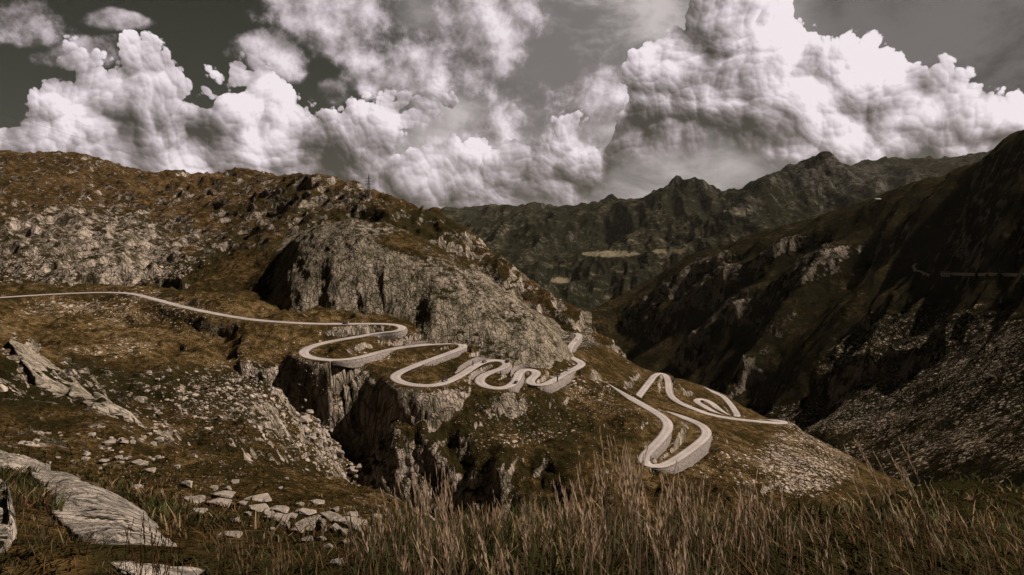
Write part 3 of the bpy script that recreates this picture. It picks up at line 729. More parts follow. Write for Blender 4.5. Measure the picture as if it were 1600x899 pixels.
right_mat = terrain_mat('right_mountain_ground', 1.6, heath=(0.0055, 0.005, 0.0026), brown=(0.012, 0.009, 0.004), gold=(0.05, 0.033, 0.015), rock_lo=(0.045, 0.038, 0.027), rock_hi=(0.24, 0.195, 0.16), stone=0.65)  # dark vegetation, its colours darkened further to carry the shade on this face
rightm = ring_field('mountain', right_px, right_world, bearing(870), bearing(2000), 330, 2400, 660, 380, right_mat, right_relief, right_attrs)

# far ranges across the valley
def far_relief(amp, wl, seed):
    def f(X, Y, Z, Rr, sp):
        # ridges and gullies run down to the valley floor
        u_ = X * 0.95 - Y * 0.2; w_ = (Y * 0.95 + X * 0.2)
        g1 = fbm(u_, w_ * 0.45, Z * 0.2, wl, 3, 0.5, ridged=True, spacing=sp * 0.3, seed=seed)
        g2 = fbm(u_, w_ * 0.28, Z * 0.2, wl * 0.32, 5, 0.58, ridged=True, spacing=sp * 0.25, seed=seed + 2)
        return (g1 - 0.48) * amp + (g2 - 0.45) * amp * 0.52
    return f
def far_attrs(meadow):
    def f(X, Y, Z, n, px, py, d):
        st = 1 - n[..., 2]
        mid = fbm(X, Y, Z, 500, 5, 0.6, ridged=True, seed=8.0)
        rock = -0.35 + 0.8 * sstep(st, 0.12, 0.4) + 0.4 * mid + 0.6 * sstep(Z, -80, 300)
        tone = -0.55 + 0.3 * mid
        for (cx, cy, rx, ry) in meadow: tone += 2.6 * reg(px, py, cx, cy, rx, ry, 0.3)
        rock += 0.5 * reg(px, py, 1150, 330, 40, 14) + 0.3 * reg(px, py, 1330, 290, 80, 40)
        return dict(rock=rock, tone=tone, scree=np.full_like(Z, -0.8))
    return f
far_mat = terrain_mat('far_forest_slope', 9.0, heath=(0.0060, 0.0062, 0.0036), brown=(0.012, 0.011, 0.0065), gold=(0.09, 0.075, 0.05), rock_lo=(0.016, 0.015, 0.012), rock_hi=(0.075, 0.067, 0.058), stone=1.0, bump=0.7)
range_px = [(640, 350, 6900), (700, 352, 6800), (740, 348, 6700), (790, 326, 6600), (830, 331, 6500), (860, 331, 6400), (900, 322, 6300), (940, 318, 6200), (985, 311, 6100), (1000, 302, 6000), (1040, 290, 5900), (1060, 274, 5800), (1078, 288, 5800), (1140, 287, 5700), (1180, 276, 5600), (1215, 271, 5500), (1245, 264, 5500), (1268, 256, 5450),
            (1285, 245, 5400), (1300, 257, 5500), (1330, 285, 5600), (1400, 310, 5700), (1500, 330, 5800), (860, 360, 5300), (950, 360, 5200), (1050, 340, 4900), (1150, 320, 4800), (1250, 310, 4700), (1285, 300, 4900), (1150, 360, 4000), (1050, 385, 3900), (950, 395, 4300), (880, 400, 4500), (870, 440, 3700), (950, 440, 3300), (920, 465, 3000), (780, 390, 4800), (740, 380, 5200), (700, 370, 5800), (1250, 350, 3900), (820, 440, 3500)]
range_world = [(640, 3000, -420), (900, 2600, -420), (1100, 3000, -380), (1300, 3200, -250), (1600, 3600, -100), (700, 8500, -200), (1000, 8500, -100), (1300, 8000, 0), (1700, 6500, 300), (300, 6500, -350), (300, 3500, -420)]
ring_field('far_mountain', range_px, range_world, bearing(560), bearing(1720), 2600, 8600, 620, 230, far_mat, far_relief(120, 800, 2.0), far_attrs([(955, 397, 45, 5), (1045, 393, 25, 4), (875, 438, 16, 5), (1150, 330, 26, 6)]))
back_px = [(1240, 275, 8600), (1310, 259, 8500), (1340, 256, 8400), (1390, 251, 8300), (1430, 246, 8200), (1460, 243, 8200), (1500, 238, 8100), (1560, 233, 8000), (1620, 240, 8000), (1330, 300, 7200), (1450, 280, 7000), (1560, 270, 7000), (1300, 330, 6600), (1450, 330, 6200)]
back_world = [(1240, 10500, 100), (1500, 10500, 250), (1240, 6500, -300), (1600, 6000, -100), (1900, 8000, 500)]
ring_field('distant_ridge', back_px, back_world, bearing(1200), bearing(1800), 6000, 10500, 300, 90, far_mat, far_relief(130, 900, 5.0), far_attrs([]))
left_px = [(560, 345, 9500), (640, 338, 9500), (680, 331, 9500), (705, 326, 9400), (740, 331, 9400), (775, 319, 9300), (800, 324, 9300), (850, 322, 9500), (900, 330, 9600), (720, 350, 8300), (800, 350, 8200), (640, 355, 8200)]
left_world = [(560, 7000, -400), (900, 7000, -400), (560, 12000, -200), (900, 12000, -200), (300, 9500, -100)]
ring_field('distant_peak', left_px, left_world, bearing(480), bearing(980), 7000, 12000, 260, 80, far_mat, far_relief(130, 800, 7.0), far_attrs([]))

# the lowest ground: one sheet out to the horizon
gm = terrain_mat('valley_ground', 9.0, heath=(0.010, 0.011, 0.006), brown=(0.022, 0.020, 0.011), gold=(0.10, 0.085, 0.05))
gx = np.linspace(-40000, 40000, 60); GX, GY = np.meshgrid(gx, gx)
gh = np.full_like(GX, -620.0)
vg = grid_mesh('ground', GX, GY, gh, gm, dict(rock=gh * 0 - 0.6, tone=gh * 0 - 0.4, scree=gh * 0 - 0.8)); vg['kind'] = 'structure'

# ------------------------------------------------------------------ road
def simple_mat(name, base, rough=0.8, noise=None, spec=0.3, metal=0.0):
    m = bpy.data.materials.new(name); m.use_nodes = True
    nt = NT(m.node_tree); bs = nt.n['Principled BSDF']
    bs.inputs['Roughness'].default_value = rough; bs.inputs['Specular IOR Level'].default_value = spec; bs.inputs['Metallic'].default_value = metal
    if noise:
        pos = nt.new('ShaderNodeTexCoord').outputs['Object']
        n_ = nt.noise(pos, noise[0], 7, 0.65)
        nt.l.new(nt.ramp(n_, [(0.3, tuple(noise[1] * c for c in base)), (0.7, base)]), bs.inputs['Base Color'])
        bp = nt.new('ShaderNodeBump'); bp.inputs['Distance'].default_value = noise[2]; nt.l.new(n_, bp.inputs['Height']); nt.l.new(bp.outputs[0], bs.inputs['Normal'])
    else: bs.inputs['Base Color'].default_value = (*base, 1)
    return m
def road_material():
    m = bpy.data.materials.new('worn_cobbles'); m.use_nodes = True
    nt = NT(m.node_tree); bs = nt.n['Principled BSDF']; bs.inputs['Roughness'].default_value = 0.85
    pos = nt.new('ShaderNodeTexCoord').outputs['Object']
    a = nt.new('ShaderNodeAttribute'); a.attribute_name = 'across'
    big = nt.noise(pos, 0.06, 4, 0.6); fine_ = nt.noise(pos, 0.9, 6, 0.7)
    k = nt.math('ADD', nt.math('MULTIPLY', big, 0.5), nt.math('MULTIPLY', fine_, 0.5))
    c = nt.ramp(k, [(0.36, (0.125, 0.104, 0.095)), (0.52, (0.195, 0.163, 0.152)), (0.66, (0.25, 0.212, 0.20))])
    track_ = nt.smooth(nt.math('ABSOLUTE', nt.math('SUBTRACT', nt.math('ABSOLUTE', a.outputs['Fac']), 0.45)), 0.08, 0.30, 1.12, 0.92)
    edge = nt.smooth(nt.math('ABSOLUTE', a.outputs['Fac']), 0.78, 0.97, 1.0, 0.62)
    c = nt.mix(1.0, nt.mix(1.0, c, track_, 'MULTIPLY'), edge, 'MULTIPLY')
    nt.l.new(c, bs.inputs['Base Color']); return m
road_mat = road_material()
def ribbon(name, q, prof, mat, taper=0):
    """sweep a cross profile [(offset right, up)] along the centre line"""
    s_ = side_vec(q)
    if taper: s_ = s_ * np.clip(0.12 + np.arange(len(q)) / taper, 0, 1)[:, None]
    X = np.stack([q[:, 0] + s_[:, 0] * a for a, b in prof], 1); Y = np.stack([q[:, 1] + s_[:, 1] * a for a, b in prof], 1); Z = np.stack([q[:, 2] + b for a, b in prof], 1)
    ac_ = np.tile(np.array([[a for a, b in prof]]) / max(a for a, b in prof), (len(q), 1))
    return grid_mesh(name, X, Y, Z, mat, dict(across=ac_))
for nm, q in roads.items():
    o = ribbon('road', q, [(-3.3, -1.2), (-3.05, -0.08), (-2.8, 0.05), (-1.5, 0.09), (0, 0.10), (1.5, 0.09), (2.8, 0.05), (3.05, -0.08), (3.3, -1.2)], road_mat, 22 if nm == 'lower' else 0)
    o['kind'] = 'structure'

# ------------------------------------------------------------------ helpers for things
from mathutils.bvhtree import BVHTree
def tag(o, label, cat, group=None, kind=None):
    o['label'] = label; o['category'] = cat
    if group: o['group'] = group
    if kind: o['kind'] = kind
    return o
def mesh_obj(name, verts, faces, mat, parent=None, smooth=False):
    me = bpy.data.meshes.new(name); me.from_pydata([tuple(map(float, v)) for v in verts], [], faces); me.update()
    if smooth: me.polygons.foreach_set('use_smooth', [True] * len(me.polygons))
    me.materials.append(mat)
    o = bpy.data.objects.new(name, me); col.objects.link(o)
    if parent: o.parent = parent
    return o
def bm_obj(name, bm, mat, parent=None, smooth=False):
    me = bpy.data.meshes.new(name); bm.to_mesh(me); bm.free()
    if smooth: me.polygons.foreach_set('use_smooth', [True] * len(me.polygons))
    me.materials.append(mat)
    o = bpy.data.objects.new(name, me); col.objects.link(o)
    if parent: o.parent = parent
    return o
def empty(name, loc, rz=0.0, scale=1.0):
    o = bpy.data.objects.new(name, None); col.objects.link(o); o.location = loc; o.rotation_euler = (0, 0, rz); o.scale = (scale,) * 3
    o.empty_display_size = 0.5
    return o
def bvh_of(o):
    me = o.data; n = len(me.vertices); co = np.empty(n * 3, np.float32); me.vertices.foreach_get('co', co)
    m = len(me.polygons); vi = np.empty(m * 4, np.int32); me.loops.foreach_get('vertex_index', vi)
    return BVHTree.FromPolygons(co.reshape(-1, 3).tolist(), vi.reshape(-1, 4).tolist())
slope_bvh, hill_bvh, right_bvh = bvh_of(slope), bvh_of(hills), bvh_of(rightm)
def hit(bvh, px, py):                                    # the ground seen along a sight line
    return bvh.ray_cast(Vector((0, 0, 0)), Vector(ray(px, py)).normalized())
def ground_z(bvh, x, y, top=900.0):
    h = bvh.ray_cast(Vector((x, y, top)), Vector((0, 0, -1)))
    return h[0].z if h[0] else None
def box(bm, c, s, rot=None):
    m = Matrix.Translation(c) @ (rot if rot else Matrix()) @ Matrix.Diagonal((*s, 1))
    return bmesh.ops.create_cube(bm, size=1.0, matrix=m)['verts']
def bar(bm, a, b, w):
    a, b = Vector(a), Vector(b); d = b - a
    q = d.to_track_quat('Z', 'Y').to_matrix().to_4x4()
    box(bm, (a + b) / 2, (w, w, d.length), q)
def tube(bm, pts, r0, r1, n=4):
    rings = []
    for i, p_ in enumerate(pts):
        p_ = Vector(p_); d = (Vector(pts[min(i + 1, len(pts) - 1)]) - Vector(pts[max(i - 1, 0)])).normalized()
        q = d.to_track_quat('Z', 'Y'); r = r0 + (r1 - r0) * i / (len(pts) - 1)
        rings.append([bm.verts.new(p_ + q @ Vector((r * math.cos(2 * math.pi * k / n), r * math.sin(2 * math.pi * k / n), 0))) for k in range(n)])
    for a, b in zip(rings[:-1], rings[1:]):
        for k in range(n): bm.faces.new((a[k], a[(k + 1) % n], b[(k + 1) % n], b[k]))

# ------------------------------------------------------------------ retaining walls
wall_mat = simple_mat('stone_masonry', (0.20, 0.165, 0.148), 0.9, (1.0, 0.2, 0.3))
for rn, i0, i1, sd, hgt, lab in wall_span:
    q = roads[rn][i0:i1 + 1]; s_ = side_vec(roads[rn])[i0:i1 + 1] * sd
    hh = np.abs(wall_h[rn][i0:i1 + 1, 0 if sd < 0 else 1])
    rows = []
    if hgt > 0: prof = lambda h_: [(2.98, -0.25), (3.0, 0.28), (3.35, 0.28), (3.40, -0.3), (3.40 + 0.14 * h_, -h_ * 0.5), (3.40 + 0.26 * h_, -h_ - 1.5)]
    else: prof = lambda h_: [(3.95, -1.0), (4.05 + 0.05 * h_, h_ * 0.5), (4.1 + 0.12 * h_, h_), (4.7 + 0.12 * h_, h_), (4.9 + 0.12 * h_, h_ - 1.2)]
    for k in range(len(q)):
        rows.append([(q[k, 0] + s_[k, 0] * a, q[k, 1] + s_[k, 1] * a, q[k, 2] + b) for a, b in prof(hh[k])])
    A = np.array(rows)
    o = grid_mesh('retaining_wall', A[..., 0], A[..., 1], A[..., 2], wall_mat, smooth=False)
    tag(o, lab, 'wall', 'retaining walls along the pass road')

# ------------------------------------------------------------------ boulders
rock_mat = simple_mat('pale_gneiss', (0.24, 0.195, 0.16), 0.9, (1.1, 0.28, 0.25))
def boulder_mesh(seed, flat=0.45, n=16):
    rn = random.Random(seed); bm = bmesh.new()
    for k in range(n):
        v = Vector((rn.gauss(0, 1), rn.gauss(0, 1), rn.gauss(0, 1))).normalized()
        m_ = max(abs(v.x), abs(v.y), abs(v.z)); v = v.lerp(v / m_, 0.55)
        bm.verts.new((v.x * 0.5, v.y * 0.5 * rn.uniform(0.8, 1.1), v.z * 0.5 * flat * 2))
    g = bmesh.ops.convex_hull(bm, input=bm.verts[:])
    dead = [e for e in g['geom_interior'] if isinstance(e, bmesh.types.BMVert)]
    if dead: bmesh.ops.delete(bm, geom=dead, context='VERTS')
    bmesh.ops.bevel(bm, geom=bm.edges[:], offset=0.02, segments=1, affect='EDGES')
    me = bpy.data.meshes.new('boulder'); bm.to_mesh(me); bm.free(); me.materials.append(rock_mat)
    return me
bmeshes = [boulder_mesh(i, random.uniform(0.28, 0.55)) for i in range(14)]
def put_boulder(px, py, wpx, hpx, label, group, cat='boulder', name='boulder'):
    loc, nor, idx, dist = hit(slope_bvh, px, py + hpx * 0.35)
    if loc is None: return None
    o = bpy.data.objects.new(name, random.choice(bmeshes)); col.objects.link(o)
    wd = wpx * loc.y / F
    q = nor.lerp(Vector((0, 0, 1)), 0.5).to_track_quat('Z', 'Y') @ Matrix.Rotation(random.uniform(-0.4, 0.4), 3, 'Z').to_quaternion()
    o.rotation_mode = 'QUATERNION'; o.rotation_quaternion = q
    hz = max(hpx * loc.y / F * 1.5, wd * 0.25)
    o.scale = (wd, wd * random.uniform(0.7, 1.1), hz)
    o.location = loc + nor * hz * (0.16 if loc.y < 60 else 0.03)
    tag(o, label, cat, group)
    return o
slab_field = [(405, 778, 52, 11), (341, 786, 42, 18), (311, 777, 24, 14), (359, 834, 40, 14), (403, 794, 34, 14), (435, 795, 34, 17), (432, 811, 46, 22), (478, 799, 38, 16), (477, 820, 36, 27), (516, 805, 40, 18), (542, 815, 50, 20), (549, 804, 22, 12),
              (494, 784, 27, 10), (523, 796, 13, 10), (501, 822, 22, 24), (465, 827, 22, 16), (524, 826, 24, 18), (502, 840, 18, 12), (445, 821, 16, 12), (367, 812, 20, 9), (310, 798, 22, 10), (356, 763, 16, 7), (334, 761, 16, 7), (351, 772, 36, 13),
              (447, 747, 9, 5), (438, 762, 8, 5), (367, 752, 15, 6), (587, 806, 20, 9), (526, 878, 24, 12), (290, 755, 23, 14), (300, 780, 42, 15), (219, 722, 28, 9), (163, 720, 16, 9), (144, 677, 18, 8), (171, 688, 22, 8), (276, 727, 13, 8), (248, 772, 21, 8), (214, 760, 22, 6),
              (420, 803, 20, 10), (455, 806, 22, 12), (490, 810, 20, 14), (535, 832, 20, 12), (480, 842, 20, 14), (512, 852, 18, 12), (555, 826, 20, 12), (388, 803, 18, 9), (565, 816, 16, 9), (380, 786, 18, 9), (470, 788, 16, 8), (540, 846, 16, 10), (425, 826, 14, 9)]
for b in slab_field:
    put_boulder(*b, 'angular pale slab of rock lying in the brown grass above the gorge', 'pale slabs strewn in the grass')
rb = random.Random(5)
for k in range(75):
    u_, v_ = rb.random(), rb.random()
    px = 455 + 110 * u_ + rb.uniform(-12, 12); py = 625 + 95 * u_ + 45 * (v_ - 0.3)
    w_ = rb.choice([6, 7, 8, 9, 11, 14, 17])
    put_boulder(px, py, w_, w_ * 0.7, 'pale block in the heap of fallen rock filling the gorge head', 'fallen blocks in the gorge')
for k in range(70):
    px = rb.uniform(230, 480); py = 575 + rb.uniform(0, 1) * 75 + (px - 230) * 0.06
    w_ = rb.choice([5, 6, 7, 8, 10])
    put_boulder(px, py, w_, w_ * 0.6, 'small pale boulder scattered on the dark heath beside the gorge', 'boulders on the heath')
for k in range(45):
    px = rb.uniform(20, 260); py = rb.uniform(672, 735)
    w_ = rb.choice([7, 8, 10, 13, 18])
    put_boulder(px, py, w_, w_ * 0.5, 'pale rock ledge poking from dark shrubs on the near spur', 'rock ledges among the shrubs')

# small stones: uncountable
def stone_scatter():
    base = []
    for me in bmeshes[:6]:
        co = np.empty(len(me.vertices) * 3, np.float32); me.vertices.foreach_get('co', co)
        base.append((co.reshape(-1, 3), [list(p.vertices) for p in me.polygons]))
    # plain hulls without bevel
    base = []
    for i in range(6):
        rn = random.Random(100 + i); bm = bmesh.new()
        for k in range(9):
            v = Vector((rn.gauss(0, 1), rn.gauss(0, 1), rn.gauss(0, 1))).normalized(); bm.verts.new((v.x * .5, v.y * .5, v.z * .33))
        bmesh.ops.convex_hull(bm, input=bm.verts[:]); bm.verts.ensure_lookup_table(); bm.verts.index_update()
        base.append((np.array([v.co[:] for v in bm.verts]), [[v.index for v in f.verts] for f in bm.faces])); bm.free()
    V, Fc = [], []; off = 0
    zones = [(300, 170, 60, 560, 700, 500), (420, 600, 100, 60, 0, 500), (820, 660, 150, 60, 0, 500), (1230, 710, 100, 50, 0, 350), (540, 690, 70, 50, 0, 450), (230, 500, 160, 40, 0, 350), (300, 760, 260, 60, 0, 260), (960, 640, 60, 40, 0, 150), (560, 820, 60, 40, 0, 160), (340, 640, 130, 50, 0, 400)]
    for (cx, cy, rx, ry, _, cnt) in zones[1:]:
        for k in range(cnt):
            px, py = cx + rb.gauss(0, 0.5) * rx, cy + rb.gauss(0, 0.5) * ry
            loc, nor, idx, dist = hit(slope_bvh, px, py)
            if loc is None or loc.y < 12: continue
            sz = rb.choice([1.6, 2, 2.5, 3, 4]) * loc.y / F
            c, f = rb.choice(base); an = rb.uniform(0, 6.3); ca, sa = math.cos(an), math.sin(an)
            q = c * sz; q = np.stack([q[:, 0] * ca - q[:, 1] * sa, q[:, 0] * sa + q[:, 1] * ca, q[:, 2]], 1) + np.array(loc)
            V.append(q); Fc += [[i + off for i in ff] for ff in f]; off += len(q)
    o = mesh_obj('scattered_stones', np.concatenate(V), Fc, rock_mat)
    tag(o, 'small loose stones scattered over the heath and slopes', 'stones', kind='stuff')
stone_scatter()

# ------------------------------------------------------------------ bare slabs of bedrock on the left
slab_mat = terrain_mat('slab_rock', 0.16, rock_lo=(0.10, 0.088, 0.076), rock_hi=(0.27, 0.225, 0.19), crack_scale=(0.75, 1, 1), crack_rot=(0, 0, R(35)), bump=0.7)
def rock_slab(top, low, depth, mat, label, seed, n=90, m_=36, amp=0.25, proud=0.955):
    """a tilted slab between an upper and a lower edge (photo column, row, metres ahead), with a body below it"""
    def seat(q):                                         # lies on the slope, its skin a little proud of it
        h_ = hit(slope_bvh, q[0], q[1])[0]
        return P(q[0], q[1], q[2] if h_ is None else min(h_.y * proud, h_.y - 0.25))
    A = np.array([seat(q) for q in top]); B = np.array([seat(q) for q in low])
    def rs(Q):
        s_ = np.concatenate([[0], np.cumsum(np.linalg.norm(np.diff(Q, axis=0), axis=1))]); u = np.linspace(0, s_[-1], n)
        return np.stack([np.interp(u, s_, Q[:, k]) for k in range(3)], 1)
    A, B = rs(A), rs(B)
    v = np.linspace(0, 1, m_)[:, None, None]
    G = A[None] * (1 - v) + B[None] * v
    size = np.linalg.norm(A[0] - A[-1])
    bul = np.sin(np.pi * v[..., 0]) * np.sin(np.pi * np.linspace(0.02, 0.98, n))[None]
    G[..., 2] += bul * amp * 1.4 + fbm(G[..., 0], G[..., 1], G[..., 2], size * 0.18, 5, 0.55, seed=seed) * amp * 1.6
    st = fbm(G[..., 0] * 0.3 + G[..., 1] * 0.2, G[..., 1], G[..., 2], size * 0.05, 3, 0.5, ridged=True, seed=seed + 3) * amp * 0.5
    G[..., 2] += st
    rim = G.copy()
    back = rim[:1] + np.array([0.05, 0.25, -depth]); front = rim[-1:] + np.array([0.0, -0.1, -depth])
    G = np.concatenate([back, rim, front], 0)
    l_ = G[:, :1] + np.array([-0.1, 0, -depth]); r_ = G[:, -1:] + np.array([0.1, 0, -depth])
    G = np.concatenate([l_, G, r_], 1)
    z1 = np.ones(G.shape[:2])
    nz = fbm(G[..., 0], G[..., 1], G[..., 2], size * 0.10, 4, 0.6, seed=seed + 6)
    o = grid_mesh('bedrock_slab', G[..., 0], G[..., 1], G[..., 2], mat, dict(rock=z1 * 0.9 + 0.9 * nz, tone=z1 * 0 - 0.2, scree=z1 * 0 - 1))
    tag(o, label, 'rock', 'bare bedrock slabs')
    return o
rock_slab([(46, 728, 30), (100, 742, 26), (150, 765, 22), (200, 790, 18), (225, 808, 15.5), (262, 838, 12), (300, 862, 9.5), (322, 876, 8.4)],
          [(50, 742, 27), (75, 772, 20), (80, 800, 15.5), (110, 826, 12.2), (150, 852, 10), (190, 876, 8.6), (240, 892, 7.8), (300, 890, 7.8)], 2.5, slab_mat,
          'long tilted grey bedrock slab with a dark water stain, nearest the tall grass', 3.0, amp=0.22)
rock_slab([(-30, 700, 40), (0, 706, 38), (40, 716, 34), (78, 728, 31)], [(-30, 716, 36), (0, 722, 34), (40, 728, 32), (76, 734, 30)], 2.0, slab_mat, 'narrow grey rock rib running into the long bedrock slab', 8.0, n=50, m_=14, amp=0.2)
rock_slab([(-30, 745, 17), (2, 752, 15.5), (14, 775, 13), (22, 800, 11)], [(-40, 850, 8), (-10, 850, 8), (12, 846, 8), (24, 836, 8.6)], 1.5, slab_mat, 'rounded grey rock half buried in rusty grass', 5.0, n=40, m_=30, amp=0.2)
slab_far = terrain_mat('spur_slab_rock', 0.6, rock_lo=(0.11, 0.092, 0.068), rock_hi=(0.24, 0.20, 0.165), crack_scale=(0.35, 1, 1), crack_rot=(0, 0, R(35)), bump=0.6)
rock_slab([(18, 526, 186), (50, 544, 180), (75, 562, 176), (100, 582, 172), (125, 602, 168), (150, 622, 163), (170, 638, 158)], [(14, 534, 182), (35, 566, 172), (58, 594, 163), (80, 606, 160), (105, 618, 158), (135, 634, 155), (166, 644, 153)], 6, slab_far,
          'long smooth pale slab on the crest of the left spur above the meadow', 11.0, n=90, m_=30, amp=0.45, proud=0.985)
rock_slab([(140, 602, 172), (160, 618, 168), (180, 632, 163), (204, 646, 158)], [(144, 620, 163), (160, 632, 160), (178, 642, 157), (200, 650, 154)], 5, slab_far, 'short pale slab continuing down the crest of the left spur', 14.0, n=50, m_=18, amp=0.4, proud=0.985)

# ------------------------------------------------------------------ cars
glass = simple_mat('car_glass', (0.02, 0.022, 0.025), 0.1, spec=0.6); tyre_m = simple_mat('tyre_rubber', (0.02, 0.02, 0.02), 0.8); lamp_m = simple_mat('lamp_lens', (0.6, 0.55, 0.5), 0.2); red_m = simple_mat('tail_lens', (0.25, 0.01, 0.01), 0.3)
def car(px, py, road, colour, label, flip=False):
    q = roads[road]; i = near_idx(q, px, py); t = q[min(i + 2, len(q) - 1)] - q[max(i - 2, 0)]
    s_ = side_vec(q)[i]
    rz = math.atan2(t[1], t[0]) + (math.pi if flip else 0)
    off = 1.5 * (-1 if flip else 1)
    root = empty('parked_car' if False else 'car', (q[i, 0] + s_[0] * off, q[i, 1] + s_[1] * off, q[i, 2] + 0.08), rz)
    tag(root, label, 'car', 'cars on the pass road')
    paint = simple_mat('car_paint', colour, 0.3, spec=0.5)
    L = 4.4; prof = [(-L / 2, 0.35), (-L / 2, 0.8), (-1.9, 0.95), (-1.0, 0.98), (0.9, 1.0), (1.9, 0.85), (L / 2, 0.7), (L / 2, 0.35)]
    bm = bmesh.new(); loops = []
    for y, k in ((-0.88, 1), (0.88, 1)): loops.append([bm.verts.new((x, y, z)) for x, z in prof])
    bm.faces.new(loops[0][::-1]); bm.faces.new(loops[1])
    for k in range(len(prof)): bm.faces.new((loops[0][k], loops[0][(k + 1) % len(prof)], loops[1][(k + 1) % len(prof)], loops[1][k]))
    bmesh.ops.recalc_face_normals(bm, faces=bm.faces[:]); bmesh.ops.bevel(bm, geom=bm.edges[:], offset=0.07, segments=2, affect='EDGES')
    bm_obj('body', bm, paint, root, True)
    bm = bmesh.new(); lo = [(-1.95, 0.96), (1.15, 0.98)]; hi = [(-1.45, 1.42), (0.35, 1.45)]
    vs_ = [bm.verts.new(v) for v in [(lo[0][0], -0.8, lo[0][1]), (lo[1][0], -0.8, lo[1][1]), (lo[1][0], 0.8, lo[1][1]), (lo[0][0], 0.8, lo[0][1]), (hi[0][0], -0.62, hi[0][1]), (hi[1][0], -0.62, hi[1][1]), (hi[1][0], 0.62, hi[1][1]), (hi[0][0], 0.62, hi[0][1])]]
    for f in ((0, 1, 5, 4), (1, 2, 6, 5), (2, 3, 7, 6), (3, 0, 4, 7), (4, 5, 6, 7)): bm.faces.new([vs_[k] for k in f])
    bm_obj('windows', bm, glass, root)
    bm = bmesh.new(); box(bm, (-0.55, 0, 1.45), (1.75, 1.2, 0.06)); bmesh.ops.bevel(bm, geom=bm.edges[:], offset=0.02, segments=1, affect='EDGES'); bm_obj('roof', bm, paint, root)
    for x in (-1.35, 1.35):
        for y in (-0.8, 0.8):
            bm = bmesh.new(); bmesh.ops.create_cone(bm, cap_ends=True, segments=14, radius1=0.33, radius2=0.33, depth=0.22, matrix=Matrix.Translation((x, y, 0.33)) @ Matrix.Rotation(math.pi / 2, 4, 'X'))
            bm_obj('wheel', bm, tyre_m, root)
    for y in (-0.62, 0.62):
        bm = bmesh.new(); box(bm, (L / 2 - 0.02, y, 0.62), (0.1, 0.32, 0.13)); bm_obj('headlight', bm, lamp_m, root)
        bm = bmesh.new(); box(bm, (-L / 2 + 0.02, y, 0.72), (0.1, 0.3, 0.14)); bm_obj('tail_light', bm, red_m, root)
    return root
dark, silver, white = (0.018, 0.018, 0.02), (0.22, 0.21, 0.21), (0.7, 0.66, 0.64)
car(541, 505, 'upper', dark, 'dark car on the straight above the topmost hairpin')
car(697, 593, 'upper', dark, 'dark car climbing the long straight towards the gorge bend', True)
car(753, 567, 'upper', (0.05, 0.05, 0.055), 'dark car beside the tall cut wall and dark post')
car(788, 568, 'upper', (0.03, 0.03, 0.03), 'dark car rounding the narrow hairpin', True)
car(802, 598, 'upper', dark, 'dark car in the lowest small loop')
car(875, 588, 'upper', dark, 'dark car at the foot of the rock dome above the high wall', True)
car(890, 579, 'upper', silver, 'silver car close to the outermost bend at the end of the dome', True)
car(899, 531, 'upper', white, 'white car on the straight behind the dome')

# ------------------------------------------------------------------ posts, pylons and wires
post_m = simple_mat('dark_post', (0.02, 0.018, 0.015), 0.8); steel = simple_mat('galvanised_steel', (0.05, 0.05, 0.046), 0.6); wood = simple_mat('weathered_pole', (0.16, 0.13, 0.11), 0.8)
def post(px, py, hpx, label, w=0.5):
    loc = hit(slope_bvh, px, py)[0]
    h_ = hpx * loc.y / F
    root = empty('marker_post', loc - Vector((0, 0, 0.4))); tag(root, label, 'post', 'dark posts along the road')
    bm = bmesh.new(); box(bm, (0, 0, h_ / 2 + 0.2), (w, w, h_ + 0.4)); bmesh.ops.bevel(bm, geom=bm.edges[:], offset=0.05, segments=1, affect='EDGES'); bm_obj('shaft', bm, post_m, root)
    bm = bmesh.new(); box(bm, (0, 0, 0.25), (w * 1.7, w * 1.7, 0.5)); bm_obj('footing', bm, post_m, root)
post(739, 572, 9, 'tall dark post in front of the tall cut wall', 0.6)
post(754, 576, 5, 'short dark post below the tall cut wall', 0.5)
post(782, 586, 7, 'dark post below the narrow hairpin', 0.5)
post(871, 603, 16, 'tallest dark post leaning on the high stone retaining wall', 0.8)
post(676, 573, 4, 'small dark post on the grass between two straights', 0.5)
def pylon(base, height, label, arms=(0.62, 0.74, 0.86)):
    root = empty('lattice_pylon', base); tag(root, label, 'pylon', 'high voltage pylons on the ridge')
    w0, w1 = height * 0.075, height * 0.015
    at_ = lambda t, sx, sy: ((w0 + (w1 - w0) * t) * sx, (w0 + (w1 - w0) * t) * sy, height * t)
    for sx in (-1, 1):
        for sy in (-1, 1):
            bm = bmesh.new(); bar(bm, at_(-0.03, sx, sy), at_(1.0, sx, sy), 0.30); bm_obj('leg', bm, steel, root)
    bm = bmesh.new(); lv = np.linspace(0, 0.95, 10)
    for a, b in zip(lv[:-1], lv[1:]):
        for (c0, c1) in (((-1, -1), (1, -1)), ((1, -1), (1, 1)), ((1, 1), (-1, 1)), ((-1, 1), (-1, -1))):
            bar(bm, at_(a, *c0), at_(b, *c1), 0.12); bar(bm, at_(a, *c1), at_(b, *c0), 0.12)
    bm_obj('bracing', bm, steel, root)
    for t, hw in zip(arms, (0.17, 0.20, 0.14)):
        bm = bmesh.new(); z_ = height * t; hw = hw * height
        for sx in (-1, 1):
            bar(bm, (0, 0, z_ + 0.9), (sx * hw, 0, z_), 0.35); bar(bm, (0, 0, z_ - 0.5), (sx * hw, 0, z_), 0.35)
        arm = bm_obj('cross_arm', bm, steel, root)
        for sx in (-1, 1):
            bm = bmesh.new(); bar(bm, (sx * hw, 0, z_), (sx * hw, 0, z_ - 1.6), 0.3); bm_obj('insulator', bm, steel, arm)
    bm = bmesh.new(); bar(bm, (0, 0, height * 0.98), (0, 0, height * 1.08), 0.35); bm_obj('tip', bm, steel, root)
